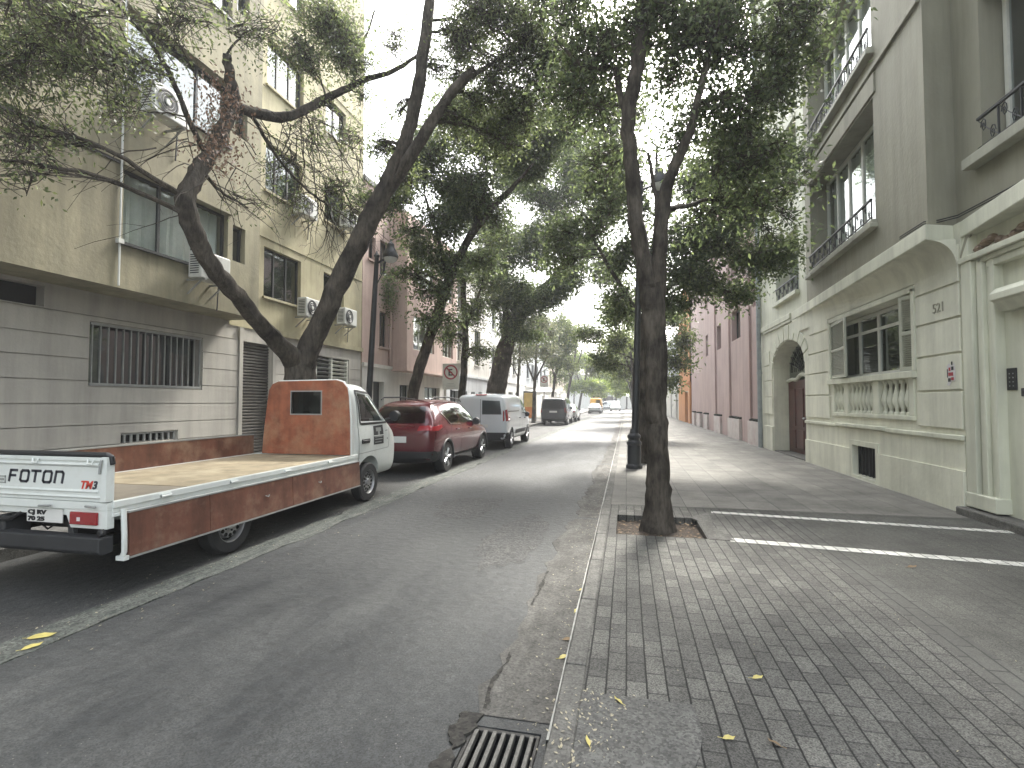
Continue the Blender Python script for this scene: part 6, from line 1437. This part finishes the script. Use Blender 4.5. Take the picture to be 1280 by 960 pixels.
far_tree('sunlit tree on the left near the orange canopy', -6.0, 66, 8.5, 1.4, 3.2, 'leaf_sunlit', 44, clumps=460, r=.16, leaf=.26, low=.28, group=None)
far_tree('yellowish green tree arching over the road end from the left', -5.6, 84, 9.0, 2.0, 3.8, 'leaf_sunlit', 45, clumps=460, r=.17, leaf=.32, low=.22, group=None)
for i, (x, y, h, l_) in enumerate(((-6,104,12,'leaf_sunlit'),(0,118,9,'leaf_mid'),(5,118,11,'leaf_sunlit'),(-12,120,12,'leaf_mid'),(-4.5,116,8.5,'leaf_sunlit'))):
    far_tree('leafy tree standing in front of the building that closes the street', x, y, h, .4, 4.2, l_, 50+i, clumps=260, r=.2, leaf=.42, low=.3, nl=11)

# --- right side: the nearest tree
NT = make_tree('nearest tree, straight dark trunk rising from the square soil pit in the right pavement', (.36, 6.48), slim([
    [(.36,6.48,.06,.185),(.36,6.45,.6,.165),(.355,6.42,1.2,.155),(.35,6.42,1.8,.15),(.335,6.42,2.5,.155),(.32,6.42,3.0,.15)],
    [(.30,6.42,2.7,.12),(.22,6.42,3.3,.115),(.12,6.42,3.9,.105),(.08,6.42,4.55,.10),(.05,6.42,5.1,.10),(.15,6.42,5.7,.10),(.23,6.42,6.4,.095),(.27,6.45,7.3,.075),(.3,6.5,8.6,.04)],
    [(.37,6.42,2.6,.11),(.40,6.42,3.2,.10),(.43,6.42,3.7,.095),(.50,6.45,4.15,.085),(.62,6.5,4.5,.075),(.78,6.5,4.85,.06),(.92,6.5,5.4,.05),(1.1,6.55,6.1,.04),(1.3,6.6,7,.02)],
    [(.06,6.42,5.0,.05),(-.06,6.5,5.5,.045),(-.12,6.6,5.85,.04),(-.5,6.7,6.0,.03),(-.9,6.8,6.5,.015)],
    [(.45,6.45,3.9,.05),(.75,6.9,4.1,.035),(1.2,7.3,4.3,.02),(1.7,7.6,4.2,.01)],
    [(.42,6.42,3.6,.04),(.36,6.5,4.2,.03),(.30,6.8,4.8,.02)]], .87),
    [blob(850,40,6.6,.55,46,13), blob(900,70,6.8,.5,44,13), blob(950,60,6.8,.55,50,13), blob(760,40,6.7,.5,40,13), blob(725,70,7.0,.5,36,13), blob(880,140,6.9,.5,40,13), blob(930,160,7.0,.5,48,13), blob(965,190,7.0,.35,22,12),
     blob(845,180,6.8,.35,20,12), blob(750,140,7.0,.45,34,13), blob(900,220,7.2,.5,36,12), blob(950,250,7.2,.32,20,10), blob(985,235,7.0,.22,9,9), blob(985,275,7.0,.16,7,9), blob(840,100,6.7,.4,26,13), blob(800,60,6.6,.5,30,13),
     blob(970,120,7,.4,30,12), blob(985,40,6.8,.4,30,12), blob(870,270,7.4,.4,20,12), blob(965,300,7.1,.18,8,9), blob(740,200,7.4,.4,20,12), blob(820,0,6.6,.6,40,13), blob(920,0,6.6,.6,44,13), blob(770,100,6.9,.4,24,12), blob(720,20,6.9,.5,40,13), blob(700,110,7.2,.45,30,12), blob(880,20,6.6,.5,40,13), blob(990,90,7,.35,26,12),
     (.4,6.5,7.6,.9,.8,.6,40,12)],
    leaf=(.078,.037), lm='leaf_dark', seed=61, ground=.0, dens=.82, fill=1, thin=.5)
make_tree('second tree on the right pavement, leafy crown behind the lamp post and nearest trunk', (.42,13.2), [
    [(.45,13.2,.05,.12),(.42,13.2,1.5,.11),(.40,13.2,3,.10),(.6,13.2,4.6,.09),(.8,13.2,6.2,.07),(.8,13.2,8,.03)], [(.45,13.2,3.4,.06),(1.2,13.3,4.6,.05),(2.2,13.4,5.4,.03)], [(.42,13.2,3.6,.06),(-.4,13.2,5,.05),(-1.1,13.2,6.4,.03)]],
    [blob(900,300,13,.85,70,13), blob(945,330,13.2,.7,56,13), blob(880,350,13,.6,40,12), blob(850,310,13,.7,44,12), blob(920,370,13.4,.45,26,11), blob(930,260,13,.85,70,13), blob(740,290,13.4,.8,50,12), blob(775,330,13.4,.7,44,12), blob(750,230,13.4,.9,60,12), blob(870,230,13.2,.9,60,12), blob(790,270,13.4,.8,40,12), blob(775,390,13.6,.6,36,12), blob(835,385,13.4,.45,26,11), blob(845,345,13,.5,26,11), blob(715,330,13.6,.6,24,11), blob(940,200,13,.8,60,12), blob(760,160,13.4,.9,50,12)],
    leaf=(.115,.056), lm='leaf_dark', seed=63, ground=.05, fill=2)
make_tree('third tree on the right pavement with a low hanging yellowish crown beyond the nearest trunk', (.55,22.5), [
    [(.6,22.5,.05,.12),(.55,22.5,2,.11),(.5,22.5,4,.09),(.4,22.5,6.5,.05)], [(.55,22.5,3,.05),(1.3,22.5,3.8,.04),(2.1,22.5,4.0,.02)], [(.5,22.5,3.6,.05),(-.5,22.5,4.6,.04),(-1.4,22.5,5.3,.02)]],
    [blob(850,455,22,.7,44,11), blob(843,480,22,.4,20,10), blob(855,430,22.2,.6,36,10), blob(840,400,22.2,.7,44,11), blob(775,425,22.5,.8,50,12), blob(760,455,22.5,.7,40,11), blob(770,380,22.5,.9,50,12), blob(745,420,22.8,.7,36,11), blob(755,345,22.8,.9,40,11)],
    leaf=(.14,.07), lm='leaf_mid', seed=65, ground=.05, fill=1)
far_tree('tree on the right pavement level with the far end of the mauve building', .7, 33, 9.0, -.7, 2.6, 'leaf_mid', 71, clumps=380, r=.12, leaf=.18, low=.3, ground=.05, group=None)
far_tree('bright tree on the right pavement by the orange building', .8, 45, 8.6, -1.0, 2.8, 'leaf_mid', 72, clumps=400, r=.13, leaf=.22, low=.25, ground=.05, group=None)
far_tree('tree on the right pavement past the blue awning', .9, 58, 9.0, -1.4, 3.2, 'leaf_sunlit', 73, clumps=420, r=.14, leaf=.25, low=.25, ground=.05, group=None)
far_tree('tree on the right pavement near the far white building', 1.0, 76, 10.0, -2.0, 3.8, 'leaf_sunlit', 74, clumps=440, r=.16, leaf=.32, low=.22, ground=.05, group=None)
# climbing plant on the pink house
cp = thing('climbing_plant', 'hanging green plant on the pink house wall just right of the left lamp post', 'plant', (-9.1,18.5,5.2))
rg_ = np.random.default_rng(5); n = 900; P_ = rg_.normal(size=(n,3))*np.array([.14,.22,.5])
leaf_mesh('foliage', P_+np.array([0,0,.7]), rg_.normal(size=(n,3))+np.array([0,0,-.8]), .1, .05, 'leaf_mid', cp, 8)
q = MB(); q.tube([(-9.25,18.5,6.6),(-9.15,18.5,6.3),(-9.1,18.5,5.3)], .02, 6); q.build('stem', MATS['bark'], cp)

# ================================================================== fallen leaves and grit
mat('leaf_yellow', (.42,.36,.11), .6, var=.2, vscale=40, coords='obj'); mat('leaf_brown', (.17,.115,.06), .8, var=.2, vscale=40, coords='obj')
def fallen(px, py, L_, rot, m, lab, z=.006):
    x = (px-640)/F_PX; yv = (480-py)/F_PX; cy, sy, cp_, sp = math.cos(YAW), math.sin(YAW), math.cos(PIT), math.sin(PIT)
    d = (-sy*cp_+x*cy+yv*sy*sp, cy*cp_+x*sy-yv*cy*sp, sp+yv*cp_); t_ = (z-CH)/d[2]; X, Y_ = t_*d[0], t_*d[1]
    w_ = L_*.42; out = [(-L_/2,0,.0),(-L_*.28,w_*.42,.010),(0,w_*.5,.014),(L_*.3,w_*.34,.010),(L_/2,0,.018),(L_*.3,-w_*.34,.006),(0,-w_*.5,.008),(-L_*.28,-w_*.42,.004)]
    c_, s_ = math.cos(rot), math.sin(rot); q_ = MB(); V = [(X+a*c_-b*s_, Y_+a*s_+b*c_, z+h) for a, b, h in out]; mid = [(X+a*c_, Y_+a*s_, z+.003+.01*(a/L_+.5)) for a in (-L_*.28,0,L_*.3)]
    q_.add(V+mid, [(0,8,1),(1,8,9,2),(2,9,10,3),(3,10,4),(4,10,5),(5,10,9,6),(6,9,8,7),(7,8,0)])
    q_.tube([(X-(L_/2+.02)*c_, Y_-(L_/2+.02)*s_, z+.004),(X-(L_/2)*c_, Y_-(L_/2)*s_, z+.003)], .0015, 4)
    o = q_.build('fallen_leaf', MATS[m], smooth=True, fix=False); tag(o, lab, 'leaf', 'fallen leaves'); return o
for a in ((52,796,.17,.5,'leaf_yellow','large yellow leaf on the road left of the flatbed truck shadow, the bigger of two'),(40,809,.11,1.1,'leaf_yellow','smaller yellow leaf just below the large one at the left edge of the road'),
          (727,738,.055,.3,'leaf_yellow','small yellow leaf in the gutter, farthest of the gutter leaves'),(720,764,.055,1.3,'leaf_yellow','small pale leaf in the gutter beside the kerb, second farthest'),
          (710,800,.075,.1,'leaf_brown','brown leaf lying against the kerb in the gutter'),(705,822,.07,.6,'leaf_yellow','yellow leaf in the gutter nearest to the drain grate')): fallen(*a)
for a in ((773,877,.055,2.4,'leaf_yellow','yellow leaf on the pavers close to the kerb near the drain grate'),(947,848,.06,.2,'leaf_yellow','yellow leaf in the middle of the paver field'),(911,924,.055,.0,'leaf_yellow','yellow leaf on the pavers at the very bottom of the picture'),
          (968,930,.06,2.6,'leaf_brown','pale brown curled leaf on the pavers at the bottom right of the leaf group'),(1140,709,.09,.3,'leaf_brown','brown leaf just below the near painted line'),(735,928,.05,1.9,'leaf_yellow','yellow leaf on the kerb edge right of the drain grate')): fallen(*a, z=.056)
mat('litter', (.30,.27,.19), .8, var=.3, vscale=30)
def scatter(name, n, f, size, m, z, seed, lab):
    r = random.Random(seed); q_ = MB()
    for i in range(n):
        x, y = f(r); a = r.uniform(0, PI); s = size*r.uniform(.4,1.5); c_, s_ = math.cos(a)*s, math.sin(a)*s; k = r.uniform(.3,.7); zz = z(x, y) if callable(z) else z
        q_.quad((x-c_,y-s_,zz),(x+s_*k,y-c_*k,zz+.003),(x+c_,y+s_,zz+.004),(x-s_*k,y+c_*k,zz+.002))
    o = q_.build(name, MATS[m], fix=False); tag(o, lab, 'litter', kind='stuff')
scatter('leaf_litter', 420, lambda r: (-.36-abs(r.gauss(0,.13)), r.uniform(2.45,14)), .007, 'litter', .008, 3, 'fine dry leaf crumbs strewn along the right gutter')
scatter('kerb_grit', 260, lambda r: (r.gauss(-.22,.10), r.uniform(1.6,2.75)), .008, 'litter', .056, 4, 'pale grit on the kerb and pavers beside the drain grate')
scatter('road_grit', 520, lambda r: (-3.75+r.gauss(0,.35), r.uniform(2,14)), .009, 'litter', .008, 5, 'small pale debris along the edge of the parking lane')
scatter('pavement_grit', 300, lambda r: (r.uniform(-.2,4.2), r.uniform(1.5,7.5)), .005, 'litter', .056, 6, 'scattered pale specks on the right pavers')
scatter('pit_leaves', 160, lambda r: (r.uniform(-.1,.84), r.uniform(6.05,7.0)), .02, 'leaf_brown', .0, 7, 'dry leaf scraps on the soil of the tree pit')

# ================================================================== light
SUN_EL, SUN_AZ = 50, 12      # sun high ahead, along the street's axis
w_ = bpy.data.worlds.new('World'); bpy.context.scene.world = w_; w_.use_nodes = True
nt = w_.node_tree; bg = nt.nodes['Background']; sk = nt.nodes.new('ShaderNodeTexSky'); sk.sky_type = 'NISHITA'; sk.sun_disc = False
sk.sun_elevation = math.radians(SUN_EL); sk.sun_rotation = math.radians(SUN_AZ); sk.air_density = 1.6; sk.dust_density = 5.0; sk.ozone_density = 1.0
hs = nt.nodes.new('ShaderNodeHueSaturation'); hs.inputs['Saturation'].default_value = .32
nt.links.new(sk.outputs[0], hs.inputs['Color']); nt.links.new(hs.outputs[0], bg.inputs['Color']); bg.inputs['Strength'].default_value = .15
sd = bpy.data.lights.new('sun','SUN'); so_ = bpy.data.objects.new('sun', sd); C.objects.link(so_)
sd.energy = 2.0; sd.angle = math.radians(12); sd.color = (1,.96,.88)
sx, sy_, sz = math.sin(math.radians(SUN_AZ))*math.cos(math.radians(SUN_EL)), math.cos(math.radians(SUN_AZ))*math.cos(math.radians(SUN_EL)), math.sin(math.radians(SUN_EL))
so_.rotation_euler = Vector((sx,sy_,sz)).to_track_quat('Z','Y').to_euler(); so_.location = (10,30,40)
sc = bpy.context.scene
sc.view_settings.view_transform = 'Standard'; sc.view_settings.look = 'None'; sc.view_settings.gamma = 1; sc.view_settings.use_curve_mapping = False
sc.view_settings.exposure = 2.35
sc.cycles.use_denoising = True; sc.cycles.max_bounces = 6; sc.cycles.transparent_max_bounces = 12; sc.cycles.diffuse_bounces = 4; sc.cycles.glossy_bounces = 3
sc.cycles.sample_clamp_indirect = 6; sc.cycles.caustics_reflective = False; sc.cycles.caustics_refractive = False

# haze volume added for a soft glow down the street
hz = MB(); hz.box(-40, 40, -14, 150, -1.4, 19); ho = hz.build('haze', MATS['void']); tag(ho, kind='stuff')
hm = bpy.data.materials.new('glow_haze'); hm.use_nodes = True; hn = hm.node_tree; hn.nodes.remove(hn.nodes['Principled BSDF'])
pv = hn.nodes.new('ShaderNodeVolumePrincipled'); pv.inputs['Color'].default_value = (.92,.95,1,1); pv.inputs['Density'].default_value = .0013; pv.inputs['Anisotropy'].default_value = .3
hn.links.new(pv.outputs[0], [n for n in hn.nodes if n.type == 'OUTPUT_MATERIAL'][0].inputs['Volume']); ho.data.materials.clear(); ho.data.materials.append(hm)
sc.cycles.volume_bounces = 1
